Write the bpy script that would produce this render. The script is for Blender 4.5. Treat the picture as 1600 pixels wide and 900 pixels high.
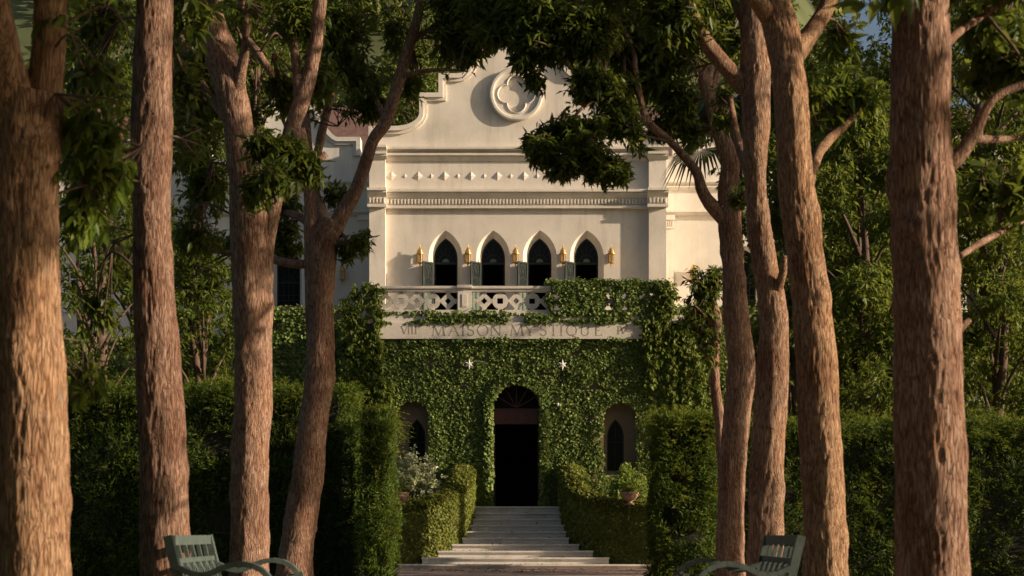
import bpy, bmesh, math, random
import numpy as np
from mathutils import Vector, Matrix
from mathutils.geometry import tessellate_polygon

for o in list(bpy.data.objects):
    bpy.data.objects.remove(o, do_unlink=True)
SC = bpy.context.scene
COL = SC.collection
R = math.radians

# ------------------------------------------------------------------ camera
FPX, HZ, AX, CH = 2400.0, 832.0, 807.0, 0.95      # focal length (px of 1600), horizon row, axis column, eye height
cam = bpy.data.cameras.new('camera')
cam.sensor_width = 36.0
cam.lens = FPX / 1600 * 36
cam.shift_x = -(AX - 800) / 1600
cam.shift_y = (HZ - 450) / 1600
cam.clip_end = 2000
cam.dof.use_dof = True
cam.dof.focus_distance = 43.0
cam.dof.aperture_fstop = 3.4
camo = bpy.data.objects.new('camera', cam)
COL.objects.link(camo)
camo.location = (0, 0, CH)
camo.rotation_euler = (R(90), 0, 0)
SC.camera = camo

# ------------------------------------------------------------------ sky, sun, exposure
SUN_EL, SUN_AZ = 17.0, 76.5                         # azimuth: degrees to the right of straight behind the camera
sv = Vector((math.sin(R(SUN_AZ)) * math.cos(R(SUN_EL)), -math.cos(R(SUN_AZ)) * math.cos(R(SUN_EL)), math.sin(R(SUN_EL))))
w = bpy.data.worlds.new('World')
SC.world = w
w.use_nodes = True
nt = w.node_tree
nt.nodes.clear()
sky = nt.nodes.new('ShaderNodeTexSky')
sky.sky_type = 'NISHITA'
sky.sun_disc = False
sky.sun_elevation = R(SUN_EL)
sky.sun_rotation = math.atan2(sv.x, sv.y)
sky.air_density = 1.0
sky.dust_density = 4.5
sky.ozone_density = 1.0
bg = nt.nodes.new('ShaderNodeBackground')
bg.inputs['Strength'].default_value = 0.075
wo = nt.nodes.new('ShaderNodeOutputWorld')
nt.links.new(sky.outputs[0], bg.inputs[0])
nt.links.new(bg.outputs[0], wo.inputs[0])
sun = bpy.data.lights.new('sun', 'SUN')
sun.energy = 5.0
sun.angle = R(0.6)
sun.color = (1.0, 0.81, 0.60)
suno = bpy.data.objects.new('sun', sun)
COL.objects.link(suno)
suno.location = (30, -15, 20)
suno.rotation_euler = sv.to_track_quat('Z', 'Y').to_euler()
SC.view_settings.view_transform = 'Standard'
SC.view_settings.look = 'None'
SC.view_settings.gamma = 1.0
SC.view_settings.exposure = 0.5
SC.view_settings.use_curve_mapping = False
SC.render.engine = 'CYCLES'
SC.cycles.use_denoising = True
SC.cycles.max_bounces = 6
SC.cycles.diffuse_bounces = 3
SC.cycles.transmission_bounces = 4
SC.cycles.transparent_max_bounces = 4

# ------------------------------------------------------------------ helpers
def S(Y): return FPX / Y                             # pixels per metre at depth Y
def PX(px, Y): return (px - AX) / FPX * Y
def PZ(py, Y): return CH + (HZ - py) / FPX * Y
def P3(px, py, Y): return (PX(px, Y), Y, PZ(py, Y))

WL = {}
def tag(o, label=None, cat=None, group=None, kind=None):
    if label: o['label'] = label
    if cat: o['category'] = cat
    if group: o['group'] = group
    if kind: o['kind'] = kind
    return o

def put(name, mesh, parent=None, loc=(0, 0, 0), rot=(0, 0, 0), raw=False):
    o = bpy.data.objects.new(name, mesh)
    COL.objects.link(o)
    l = Vector(loc)
    if parent is not None:
        o.parent = parent
        WL[o.name] = l
        o.location = l if raw else l - WL.get(parent.name, Vector())
    else:
        o.location = l
        WL[o.name] = l
    o.rotation_euler = rot
    return o

def root(name, loc, label, cat, group=None):
    return tag(put(name, None, None, loc), label, cat, group)

def mesh_np(name, V, F, mat=None, smooth=False):
    """V (n,3); F: array (m,k) or list of such arrays."""
    me = bpy.data.meshes.new(name)
    V = np.asarray(V, dtype=np.float32)
    Fs = F if isinstance(F, list) else [F]
    Fs = [np.asarray(f, dtype=np.int32) for f in Fs if len(f)]
    me.vertices.add(len(V))
    me.vertices.foreach_set('co', V.ravel())
    nl = sum(f.size for f in Fs)
    npoly = sum(len(f) for f in Fs)
    me.loops.add(nl)
    me.loops.foreach_set('vertex_index', np.concatenate([f.ravel() for f in Fs]))
    me.polygons.add(npoly)
    starts, k0 = [], 0
    for f in Fs:
        starts.append(k0 + np.arange(len(f)) * f.shape[1])
        k0 += f.size
    me.polygons.foreach_set('loop_start', np.concatenate(starts).astype(np.int32))
    if smooth:
        me.polygons.foreach_set('use_smooth', np.ones(npoly, dtype=bool))
    me.update(calc_edges=True)
    me.validate()
    if mat: me.materials.append(mat)
    return me

class MB:
    def __init__(self): self.v, self.f = [], []
    def raw(self, vs, fs):
        n = len(self.v)
        self.v += [tuple(p) for p in vs]
        self.f += [tuple(i + n for i in f) for f in fs]
        return self
    def box(self, x0, x1, y0, y1, z0, z1):
        return self.raw([(x0, y0, z0), (x1, y0, z0), (x1, y1, z0), (x0, y1, z0), (x0, y0, z1), (x1, y0, z1), (x1, y1, z1), (x0, y1, z1)],
                        [(0, 3, 2, 1), (4, 5, 6, 7), (0, 1, 5, 4), (1, 2, 6, 5), (2, 3, 7, 6), (3, 0, 4, 7)])
    def prism_x(self, prof, x0, x1):                  # prof: (y,z) loop
        n = len(prof)
        vs = [(x0, y, z) for y, z in prof] + [(x1, y, z) for y, z in prof]
        fs = [(i, (i + 1) % n, n + (i + 1) % n, n + i) for i in range(n)]
        fs += [tuple(range(n - 1, -1, -1)), tuple(range(n, 2 * n))]
        return self.raw(vs, fs)
    def plate(self, outer, holes, y0, y1):           # (x,z) loops, extruded from y0 (front) to y1 (back)
        loops = [outer] + list(holes)
        tris = tessellate_polygon([[Vector((x, z, 0)) for x, z in lp] for lp in loops])
        flat = [p for lp in loops for p in lp]
        n = len(flat)
        vs = [(x, y0, z) for x, z in flat] + [(x, y1, z) for x, z in flat]
        fs = [tuple(t) for t in tris] + [tuple(i + n for i in reversed(t)) for t in tris]
        k = 0
        for lp in loops:
            m = len(lp)
            for i in range(m):
                a, b = k + i, k + (i + 1) % m
                fs.append((a, b, b + n, a + n))
            k += m
        return self.raw(vs, fs)
    def loft(self, la, ya, lb, yb, close=False):     # band between two (x,z) loops
        n = len(la)
        vs = [(x, ya, z) for x, z in la] + [(x, yb, z) for x, z in lb]
        m = n if close else n - 1
        return self.raw(vs, [(i, (i + 1) % n, n + (i + 1) % n, n + i) for i in range(m)])
    def lathe(self, prof, c, seg=16):                # prof: (r,z)
        n = len(prof)
        vs = []
        for k in range(seg):
            a = 2 * math.pi * k / seg
            for r, z in prof: vs.append((c[0] + r * math.cos(a), c[1] + r * math.sin(a), c[2] + z))
        fs = []
        for k in range(seg):
            k2 = (k + 1) % seg
            for i in range(n - 1): fs.append((k * n + i, k2 * n + i, k2 * n + i + 1, k * n + i + 1))
        fs.append(tuple(k * n for k in range(seg - 1, -1, -1)))
        fs.append(tuple(k * n + n - 1 for k in range(seg)))
        return self.raw(vs, fs)
    def bar(self, a, b, w, h=None, up=(0, 0, 1)):    # square bar between two points
        a, b = Vector(a), Vector(b)
        h = h or w
        d = (b - a).normalized()
        u = Vector(up)
        if abs(d.dot(u)) > .95: u = Vector((0, 1, 0))
        s = d.cross(u).normalized()
        u = s.cross(d).normalized()
        vs = []
        for p in (a, b):
            for i, j in ((-1, -1), (1, -1), (1, 1), (-1, 1)): vs.append(p + s * (i * w / 2) + u * (j * h / 2))
        return self.raw(vs, [(0, 3, 2, 1), (4, 5, 6, 7), (0, 1, 5, 4), (1, 2, 6, 5), (2, 3, 7, 6), (3, 0, 4, 7)])
    def path(self, pts, w, h=None, up=(0, 0, 1)):
        for a, b in zip(pts, pts[1:]): self.bar(a, b, w, h, up)
        return self
    def mesh(self, name, mat=None, smooth=False):
        me = bpy.data.meshes.new(name)
        me.from_pydata(self.v, [], self.f)
        bm = bmesh.new(); bm.from_mesh(me)
        bmesh.ops.recalc_face_normals(bm, faces=bm.faces)
        bm.to_mesh(me); bm.free()
        if smooth:
            for p in me.polygons: p.use_smooth = True
        if mat: me.materials.append(mat)
        return me
    def put(self, name, mat, parent=None, loc=(0, 0, 0), smooth=False):
        return put(name, self.mesh(name, mat, smooth), parent, loc)

def _hash(ix, iy, iz, seed):
    h = (ix.astype(np.int64) * 374761393 + iy.astype(np.int64) * 668265263 + iz.astype(np.int64) * 1274126177 + seed * 974634777) & 0xffffffff
    h = ((h ^ (h >> 13)) * 1103515245) & 0xffffffff
    h = ((h ^ (h >> 16)) * 2246822519) & 0xffffffff
    return ((h ^ (h >> 15)) & 0xffffff) / float(0xffffff)
def vnoise(P, seed=0):
    P = np.asarray(P, dtype=np.float64)
    I = np.floor(P).astype(np.int64)
    f = P - I
    f = f * f * (3 - 2 * f)
    r = 0
    for dx in (0, 1):
        for dy in (0, 1):
            for dz in (0, 1):
                wt = (f[:, 0] if dx else 1 - f[:, 0]) * (f[:, 1] if dy else 1 - f[:, 1]) * (f[:, 2] if dz else 1 - f[:, 2])
                r = r + wt * _hash(I[:, 0] + dx, I[:, 1] + dy, I[:, 2] + dz, seed)
    return r
def fbm(P, seed=0, o=3):
    r, a, t = 0, 1.0, 0
    for k in range(o):
        r = r + a * vnoise(P * 2 ** k, seed + k); t += a; a *= .5
    return r / t
def nrmz(A): return A / np.maximum(np.linalg.norm(A, axis=1, keepdims=True), 1e-9)

def resample(C, rad, ds):
    C = np.asarray(C, float); rad = np.asarray(rad, float)
    n = len(C)
    if n == 2:
        m = max(2, int(np.linalg.norm(C[1] - C[0]) / ds) + 1)
        t = np.linspace(0, 1, m)[:, None]
        return C[0] * (1 - t) + C[1] * t, rad[0] * (1 - t[:, 0]) + rad[1] * t[:, 0]
    E = np.vstack([2 * C[0] - C[1], C, 2 * C[-1] - C[-2]])
    er = np.concatenate([[rad[0]], rad, [rad[-1]]])
    out, ro = [], []
    for i in range(n - 1):
        p0, p1, p2, p3 = E[i], E[i + 1], E[i + 2], E[i + 3]
        m = max(1, int(np.linalg.norm(p2 - p1) / ds))
        t = (np.arange(m) / m)[:, None]
        out.append(.5 * (2 * p1 + (p2 - p0) * t + (2 * p0 - 5 * p1 + 4 * p2 - p3) * t ** 2 + (3 * p1 - p0 - 3 * p2 + p3) * t ** 3))
        tt = t[:, 0]; tt = tt * tt * (3 - 2 * tt)
        ro.append(er[i + 1] * (1 - tt) + er[i + 2] * tt)
    out.append(C[-1:]); ro.append(rad[-1:])
    return np.vstack(out), np.concatenate(ro)

def tube(C, rad, ds, nseg, seed=0, bark=0.0, freq=28.0, lump=0.0, knots=0):
    P, r = resample(C, rad, ds)
    n = len(P)
    T = np.gradient(P, axis=0); T = nrmz(T)
    u = np.array([1.0, 0, 0]) if abs(T[0][0]) < .8 else np.array([0, 1.0, 0])
    U = np.zeros_like(P)
    for i in range(n):
        u = u - T[i] * np.dot(u, T[i]); u = u / np.linalg.norm(u)
        U[i] = u
    W = np.cross(T, U)
    th = np.linspace(0, 2 * np.pi, nseg, endpoint=False)
    s = np.concatenate([[0], np.cumsum(np.linalg.norm(np.diff(P, axis=0), axis=1))])
    c, sn = np.cos(th)[None, :], np.sin(th)[None, :]
    rr = np.repeat(r[:, None], nseg, 1)
    if bark > 0 or lump > 0:
        rm = r[:, None]
        Q = np.stack([(c * rm).ravel(), (sn * rm).ravel(), np.repeat(s, nseg)], 1)
        d = np.zeros(len(Q))
        if lump > 0:
            d += lump * (vnoise(Q * np.array([5, 5, 1.6]), seed + 50) - .5) * 2 + lump * .6 * (vnoise(Q * np.array([9, 9, 5.0]), seed + 60) - .5) * 2
        if bark > 0:
            wq = Q + .05 * (np.stack([vnoise(Q * 7, seed + 11), vnoise(Q * 7, seed + 12), vnoise(Q * 7, seed + 13)], 1) - .5)
            n1 = vnoise(wq * np.array([freq, freq, freq * .16]), seed + 1)
            n2 = vnoise(wq * np.array([freq * 2.1, freq * 2.1, freq * .45]), seed + 2)
            ridge = 1 - np.abs(2 * n1 - 1)
            plate = np.clip((ridge - .25) * 2.2, 0, 1)
            d += bark * (plate - .6) + bark * .55 * (n2 - .5) + bark * .5 * (vnoise(wq * np.array([14, 14, 9.0]), seed + 3) - .5)
        kr = np.random.default_rng(seed + 99)
        for _ in range(knots):                       # knots and healed branch scars
            s0, t0 = kr.uniform(.1, 1) * s[-1], kr.uniform(0, 2 * np.pi)
            wd, am = kr.uniform(.04, .09), kr.uniform(.015, .04)
            da = np.angle(np.exp(1j * (np.tile(th, n) - t0))) * np.repeat(r, nseg)
            q2 = (da / wd) ** 2 + ((Q[:, 2] - s0) / (wd * 1.5)) ** 2
            d += am * (np.exp(-q2 * .7) - .9 * np.exp(-q2 * 5))
        rr = rr + d.reshape(n, nseg) * np.clip(rm / .12, .25, 1)
    V = P[:, None, :] + (U[:, None, :] * c[..., None] + W[:, None, :] * sn[..., None]) * rr[..., None]
    V = V.reshape(-1, 3)
    i = np.arange(n - 1)[:, None]; j = np.arange(nseg)[None, :]; j2 = (j + 1) % nseg
    F = np.stack([(i * nseg + j), (i * nseg + j2), ((i + 1) * nseg + j2), ((i + 1) * nseg + j)], -1).reshape(-1, 4)
    V = np.vstack([V, P[0:1], P[-1:]])
    k = len(V)
    jj = np.arange(nseg)
    caps = np.concatenate([np.stack([(jj + 1) % nseg, jj, np.full(nseg, k - 2)], 1),
                           np.stack([(n - 1) * nseg + jj, (n - 1) * nseg + (jj + 1) % nseg, np.full(nseg, k - 1)], 1)])
    return V, F, caps

class NP:                                            # gathers numpy geometry
    def __init__(self): self.V, self.Q, self.T, self.n = [], [], [], 0
    def add(self, V, Q=None, T=None):
        self.V.append(V)
        if Q is not None and len(Q): self.Q.append(np.asarray(Q) + self.n)
        if T is not None and len(T): self.T.append(np.asarray(T) + self.n)
        self.n += len(V)
    def put(self, name, mat, parent=None, smooth=False):
        fs = []
        if self.T: fs.append(np.concatenate(self.T))
        if self.Q: fs.append(np.concatenate(self.Q))
        return put(name, mesh_np(name, np.vstack(self.V), fs, mat, smooth), parent)

def leaf_geo(base, d, n, L, Wd, curl=.12, fine=False):
    base = np.asarray(base); N = len(base)
    d = nrmz(d)
    side = nrmz(np.cross(d, n))
    n = np.cross(side, d)
    L = np.broadcast_to(L, N)[:, None]; Wd = np.broadcast_to(Wd, N)[:, None]
    if not fine:
        V = np.stack([base, base + d * L * .42 + side * Wd * .5 + n * L * .04, base + d * L - n * L * curl,
                      base + d * L * .42 - side * Wd * .5 + n * L * .04], 1).reshape(-1, 3)
        i = np.arange(N)[:, None] * 4
        return V, np.concatenate([i + np.array([[0, 1, 2]]), i + np.array([[0, 2, 3]])])
    V = np.stack([base, base + d * L * .3 + side * Wd * .42 + n * L * .03, base + d * L * .3 - side * Wd * .42 + n * L * .03,
                  base + d * L * .62 + side * Wd * .45 - n * L * curl * .35, base + d * L * .62 - side * Wd * .45 - n * L * curl * .35,
                  base + d * L - n * L * curl, base + d * L * .3 - n * L * .012, base + d * L * .62 - n * L * (curl * .35 + .04)], 1).reshape(-1, 3)
    i = np.arange(N)[:, None] * 8
    tri = [(0, 1, 6), (0, 6, 2), (1, 3, 7), (1, 7, 6), (6, 7, 4), (6, 4, 2), (3, 5, 7), (7, 5, 4)]
    return V, np.concatenate([i + np.array([t]) for t in tri])

def ball(rng, n, power=2.4):
    u = nrmz(rng.normal(size=(n, 3)))
    r = rng.random(n) ** (1 / power)
    r = r * np.where(rng.random(n) < .22, rng.uniform(1.0, 1.45, n), 1.0)
    return u * r[:, None]

def foliage(blobs, seed, L=.12, ratio=.34, per=10, gap=.38, droop=.55, fine=False, spread=.9, gfreq=1.1):
    """blobs: (centre, radii, clusters). returns leaf geometry and the cluster points."""
    rng = np.random.default_rng(seed)
    B, D, N_, LL, ends = [], [], [], [], []
    for c, r, k in blobs:
        c, r = np.asarray(c, float), np.asarray(r, float)
        u = ball(rng, int(k))
        p = c + u * r
        keep = vnoise(p * gfreq / max(.3, L * 8), seed) > gap
        keep &= vnoise(p * 2.7 * gfreq / max(.3, L * 8), seed + 7) > gap * .75
        p, u = p[keep], u[keep]
        ends.append(p)
        m = len(p)
        if m == 0: continue
        tw = nrmz(u * .8 + rng.normal(size=(m, 3)) * .35 + np.array([0, 0, .05]))
        cnt = rng.integers(int(per * .6), int(per * 1.4) + 1, m)
        idx = np.repeat(np.arange(m), cnt)
        q = len(idx)
        t = rng.random(q)
        base = p[idx] - tw[idx] * (t * L * 1.6)[:, None]
        perp = nrmz(np.cross(tw[idx], rng.normal(size=(q, 3))))
        d = tw[idx] * (.75 - .5 * t)[:, None] + perp * spread * rng.uniform(.5, 1.1, (q, 1)) + np.array([0, 0, -1.]) * (droop * rng.uniform(.3, 1.4, (q, 1)))
        nn = np.array([0, 0, 1.]) + rng.normal(size=(q, 3)) * .45 + tw[idx] * .3
        B.append(base); D.append(d); N_.append(nn); LL.append(L * rng.uniform(.6, 1.25, q))
    B, D, N_, LL = np.vstack(B), np.vstack(D), np.vstack(N_), np.concatenate(LL)
    V, T = leaf_geo(B, D, N_, LL, LL * ratio, .18, fine)
    return V, T, ends

# ------------------------------------------------------------------ materials
def mat_new(name):
    m = bpy.data.materials.new(name); m.use_nodes = True
    n = m.node_tree; n.nodes.clear()
    out = n.nodes.new('ShaderNodeOutputMaterial')
    b = n.nodes.new('ShaderNodeBsdfPrincipled')
    n.links.new(b.outputs[0], out.inputs[0])
    return m, n, b, out
def ramp(n, fac, stops):
    r = n.nodes.new('ShaderNodeValToRGB')
    while len(r.color_ramp.elements) < len(stops): r.color_ramp.elements.new(.5)
    for e, (p, c) in zip(r.color_ramp.elements, stops):
        e.position = p; e.color = (*c, 1)
    n.links.new(fac, r.inputs[0])
    return r.outputs[0]
def noise(n, scale, vec=None, detail=4, rough=.55, dist=0):
    t = n.nodes.new('ShaderNodeTexNoise')
    t.inputs['Scale'].default_value = scale; t.inputs['Detail'].default_value = detail
    t.inputs['Roughness'].default_value = rough; t.inputs['Distortion'].default_value = dist
    if vec is not None: n.links.new(vec, t.inputs['Vector'])
    return t.outputs['Fac']
def coords(n, scale=(1, 1, 1)):
    g = n.nodes.new('ShaderNodeNewGeometry')
    mp = n.nodes.new('ShaderNodeMapping'); mp.inputs['Scale'].default_value = scale
    n.links.new(g.outputs['Position'], mp.inputs[0])
    return mp.outputs[0]
def mixc(n, a, b, fac, mode='MIX'):
    x = n.nodes.new('ShaderNodeMix'); x.data_type = 'RGBA'; x.blend_type = mode
    for i, s in ((0, fac), (6, a), (7, b)):
        if hasattr(s, 'is_linked'): n.links.new(s, x.inputs[i])
        elif i == 0: x.inputs[0].default_value = s
        else: x.inputs[i].default_value = (*s, 1)
    return x.outputs[2]
def bump(n, b, h, dist, strength=1.0):
    k = n.nodes.new('ShaderNodeBump'); k.inputs['Distance'].default_value = dist; k.inputs['Strength'].default_value = strength
    n.links.new(h, k.inputs['Height']); n.links.new(k.outputs[0], b.inputs['Normal'])

def m_leaf(name, dark, mid, light, trans=.25, rough=.5, patch=1.3, tcol=None):
    m, n, b, out = mat_new(name)
    g = n.nodes.new('ShaderNodeNewGeometry')
    c1 = ramp(n, g.outputs['Random Per Island'], [(0, dark), (.55, mid), (1, light)])
    p = ramp(n, noise(n, patch, coords(n), 2), [(.3, tuple(x * .65 for x in mid)), (.7, tuple(min(1, x * 1.35) for x in mid))])
    c = mixc(n, c1, p, .35)
    n.links.new(c, b.inputs['Base Color'])
    b.inputs['Roughness'].default_value = rough
    b.inputs['Specular IOR Level'].default_value = .22
    if trans > 0:
        t = n.nodes.new('ShaderNodeBsdfTranslucent')
        n.links.new(mixc(n, c, tcol or tuple(min(1, x * 2.2) for x in light), .5), t.inputs[0])
        mx = n.nodes.new('ShaderNodeMixShader'); mx.inputs[0].default_value = trans
        n.links.new(b.outputs[0], mx.inputs[1]); n.links.new(t.outputs[0], mx.inputs[2]); n.links.new(mx.outputs[0], out.inputs[0])
    return m
def m_plain(name, col, rough=.6, metal=0, var=.15, scale=6, bmp=0, bscale=40, spec=.5):
    m, n, b, out = mat_new(name)
    v = coords(n)
    c = ramp(n, noise(n, scale, v), [(.3, tuple(x * (1 - var) for x in col)), (.7, tuple(min(1, x * (1 + var)) for x in col))])
    n.links.new(c, b.inputs['Base Color'])
    b.inputs['Roughness'].default_value = rough; b.inputs['Metallic'].default_value = metal
    b.inputs['Specular IOR Level'].default_value = spec
    if bmp: bump(n, b, noise(n, bscale, v), bmp)
    return m
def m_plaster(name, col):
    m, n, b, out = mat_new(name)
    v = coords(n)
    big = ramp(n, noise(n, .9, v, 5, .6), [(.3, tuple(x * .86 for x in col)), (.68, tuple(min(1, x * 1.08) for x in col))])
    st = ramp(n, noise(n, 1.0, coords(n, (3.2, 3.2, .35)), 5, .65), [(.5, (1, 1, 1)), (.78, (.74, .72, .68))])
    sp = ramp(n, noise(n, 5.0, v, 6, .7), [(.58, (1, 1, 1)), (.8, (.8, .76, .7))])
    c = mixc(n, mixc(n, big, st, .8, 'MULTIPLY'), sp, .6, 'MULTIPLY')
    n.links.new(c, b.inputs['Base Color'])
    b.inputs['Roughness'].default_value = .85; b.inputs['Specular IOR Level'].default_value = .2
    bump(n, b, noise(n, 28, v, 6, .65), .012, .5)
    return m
def m_bark(name, dark, mid, light):
    m, n, b, out = mat_new(name)
    v = coords(n, (1, 1, .10))
    # warp so that the furrows wander
    nz = n.nodes.new('ShaderNodeTexNoise'); nz.inputs['Scale'].default_value = 9; nz.inputs['Detail'].default_value = 3
    n.links.new(v, nz.inputs['Vector'])
    wv = n.nodes.new('ShaderNodeVectorMath'); wv.operation = 'MULTIPLY_ADD'
    n.links.new(nz.outputs['Color'], wv.inputs[0]); wv.inputs[1].default_value = (.12, .12, .06); n.links.new(v, wv.inputs[2])
    vo = n.nodes.new('ShaderNodeTexVoronoi'); vo.feature = 'DISTANCE_TO_EDGE'; vo.inputs['Scale'].default_value = 58
    n.links.new(wv.outputs[0], vo.inputs['Vector'])
    crack = ramp(n, vo.outputs['Distance'], [(.0, (0, 0, 0)), (.17, (1, 1, 1))])
    fine = noise(n, 70, v, 6, .7, .4)
    c = ramp(n, fine, [(.3, dark), (.5, mid), (.72, light)])
    pt = ramp(n, noise(n, 2.6, coords(n, (1, 1, .6)), 4, .6), [(.35, (.62, .5, .44)), (.52, (1, 1, 1)), (.72, (1.0, .84, .7))])
    li = ramp(n, noise(n, 6.0, coords(n, (1, 1, .7)), 6, .75), [(.58, (0, 0, 0)), (.72, (.8, .8, .8))])
    c = mixc(n, c, pt, .8, 'MULTIPLY')
    c = mixc(n, c, (.25, .21, .165), li)
    ck = mixc(n, (.33, .26, .22), (1, 1, 1), crack)
    c = mixc(n, c, ck, .85, 'MULTIPLY')
    n.links.new(c, b.inputs['Base Color'])
    b.inputs['Roughness'].default_value = .9; b.inputs['Specular IOR Level'].default_value = .12
    ad = n.nodes.new('ShaderNodeMath'); ad.operation = 'MULTIPLY_ADD'
    n.links.new(crack, ad.inputs[0]); ad.inputs[1].default_value = .8; n.links.new(fine, ad.inputs[2])
    bump(n, b, ad.outputs[0], .010, .7)
    return m

M = {}
M['plaster'] = m_plaster('cream_plaster', (.74, .67, .58))
M['plaster2'] = m_plaster('pale_plaster', (.75, .695, .62))
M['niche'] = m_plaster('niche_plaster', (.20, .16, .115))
M['stone'] = m_plaster('balustrade_stone', (.72, .65, .56))
M['bark'] = m_bark('bark_red', (.12, .064, .045), (.315, .195, .138), (.50, .37, .285))
M['bark2'] = m_bark('bark_tan', (.14, .08, .048), (.35, .215, .13), (.55, .39, .25))
M['bark_grey'] = m_bark('bark_grey_brown', (.11, .064, .043), (.31, .195, .132), (.50, .36, .265))
M['bark_dark'] = m_bark('bark_dark_red', (.085, .048, .035), (.25, .152, .108), (.44, .315, .235))
M['twig'] = m_plain('twig_bark', (.10, .06, .042), .9, var=.35, scale=9)
M['leaf'] = m_leaf('tree_leaf', (.026, .046, .008), (.055, .084, .013), (.16, .185, .026), .38, .42)
M['leaf_l'] = m_leaf('tree_leaf_light', (.03, .06, .008), (.065, .115, .014), (.18, .21, .025), .38, .42)
M['leaf_bg'] = m_leaf('background_leaf', (.03, .055, .010), (.08, .12, .018), (.22, .24, .04), .35, .5)
M['hedge'] = m_leaf('hedge_leaf', (.022, .045, .006), (.05, .09, .01), (.12, .16, .02), .25, .6, 1.0)
M['hedge_tip'] = m_leaf('hedge_new_sunlit_shoots', (.08, .115, .010), (.14, .18, .018), (.26, .28, .04), .35, .6, 1.0)  # pale new growth; sunlit brightness of the hedge is also in this colour
M['ivy'] = m_leaf('ivy_leaf', (.045, .08, .016), (.115, .168, .034), (.31, .35, .10), .15, .5, 1.2)
M['ivy_y'] = m_leaf('ivy_leaf_yellow', (.07, .10, .016), (.15, .175, .03), (.30, .30, .07), .28, .5, 1.2)
M['vine'] = m_leaf('vine_leaf', (.06, .10, .014), (.12, .175, .026), (.26, .28, .07), .32, .5, 2)
M['shrub'] = m_leaf('variegated_leaf', (.14, .18, .05), (.30, .34, .12), (.70, .70, .45), .35, .5, 2)
M['shrub2'] = m_leaf('shrub_leaf', (.08, .13, .02), (.17, .25, .04), (.38, .42, .11), .35, .5, 2)
M['hill'] = m_leaf('hill_leaf', (.045, .07, .018), (.09, .115, .03), (.17, .17, .05), .15, .7, .06)
M['olive'] = m_leaf('flame_tree_leaf', (.07, .10, .02), (.13, .17, .03), (.22, .25, .06), .2, .6, .4)
M['palm'] = m_leaf('palm_blade', (.03, .05, .024), (.05, .075, .034), (.10, .125, .06), .2, .45, 1)
M['core'] = m_plain('hedge_dark_core', (.02, .022, .01), .95, var=.4, scale=12)  # dark filling that keeps light from passing through the hedge
M['white'] = m_plain('white_paint', (.75, .72, .66), .5, var=.06)
M['iron'] = m_plain('dark_green_iron', (.028, .036, .033), .7, var=.2, spec=.15)
M['pale_green'] = m_plain('pale_green_matte', (.12, .155, .125), .7, var=.15, spec=.1)  # on the casements this green is a glass reflection put into colour
M['gold'] = m_plain('gilt_metal', (.60, .38, .13), .48, 1.0, var=.2, scale=14)
M['gold2'] = m_plain('worn_gilt', (.62, .38, .12), .5, .7, var=.3, scale=14)
M['marble'] = m_plaster('grey_marble', (.76, .71, .645))
M['shadow_room'] = m_plain('room_shade_black', (.008, .007, .007), .9, var=.2)  # near-black colour stands in for the shade inside the rooms
M['redwood'] = m_plain('red_brown_wood', (.09, .03, .02), .5, var=.25, scale=9)
M['shingle'] = m_plain('roof_shingle', (.15, .082, .066), .85, var=.3, scale=3.3, bmp=.004)
M['bench'] = m_plain('bench_green_paint', (.068, .092, .082), .6, var=.22, scale=12, bmp=.002)
M['terra'] = m_plain('terracotta', (.36, .22, .15), .85, var=.3, scale=12, bmp=.004)
M['letter'] = m_plain('engraved_letter_bronze', (.33, .275, .215), .85, var=.25)
M['lawn'] = m_plain('lawn', (.05, .075, .02), .9, var=.45, scale=2.5, bmp=.05, bscale=30)
M['pave'] = m_plaster('pink_paving', (.42, .30, .24))
def m_glass():
    m, n, b, out = mat_new('window_glass')
    b.inputs['Base Color'].default_value = (.012, .014, .015, 1)
    b.inputs['Roughness'].default_value = .08
    b.inputs['Specular IOR Level'].default_value = .1
    return m
M['glass'] = m_glass()
def m_lampglass():
    m, n, b, out = mat_new('lantern_glass')
    b.inputs['Base Color'].default_value = (.9, .7, .4, 1)
    b.inputs['Roughness'].default_value = .2
    b.inputs['Transmission Weight'].default_value = .6
    return m
M['lampglass'] = m_lampglass()

rnd = random.Random(7)

# ================================================================== THE SETTING
gx = MB(); gx.raw([(-400, -60, 0), (400, -60, 0), (400, 600, 0), (-400, 600, 0)], [(0, 1, 2, 3)])
tag(gx.put('ground', M['lawn']), kind='structure')
pv = MB().box(-7.5, 7.5, 27.0, 44.0, -.1, .012)
pvo = tag(pv.put('pavement', M['pave']), kind='structure')
pw = MB().box(-1.9, 1.9, -8, 27.0, -.1, .012)
tag(pw.put('path', M['pave']), kind='structure')

# hill behind the house
def hill_h(x, y):
    t = np.clip((y - 62) / 120, 0, 1); t = t * t * (3 - 2 * t)
    px = 1 / (1 + np.exp((x - 30 - (y - 100) * .12) / 7.0))
    return t * (16 + 62 * px) + 6 * t * (vnoise(np.stack([x * .03, y * .03, y * 0], -1), 4) - .5)
xs, ys = np.meshgrid(np.linspace(-160, 200, 90), np.linspace(60, 300, 60))
hz = hill_h(xs.ravel(), ys.ravel())
hv = np.stack([xs.ravel(), ys.ravel(), hz - .3], 1)
i = np.arange(59)[:, None]; j = np.arange(89)[None, :]
hf = np.stack([i * 90 + j, i * 90 + j + 1, (i + 1) * 90 + j + 1, (i + 1) * 90 + j], -1).reshape(-1, 4)
hm = m_plain('hill_ground', (.07, .085, .028), .95, var=.4, scale=.2)
tag(put('hill', mesh_np('hill', hv, hf, hm, True)), kind='structure')
rng = np.random.default_rng(5)
n = 520
fx = rng.uniform(-60, 75, n); fy = 66 + rng.random(n) ** 1.3 * 130
fz = hill_h(fx, fy)
bl = []
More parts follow.
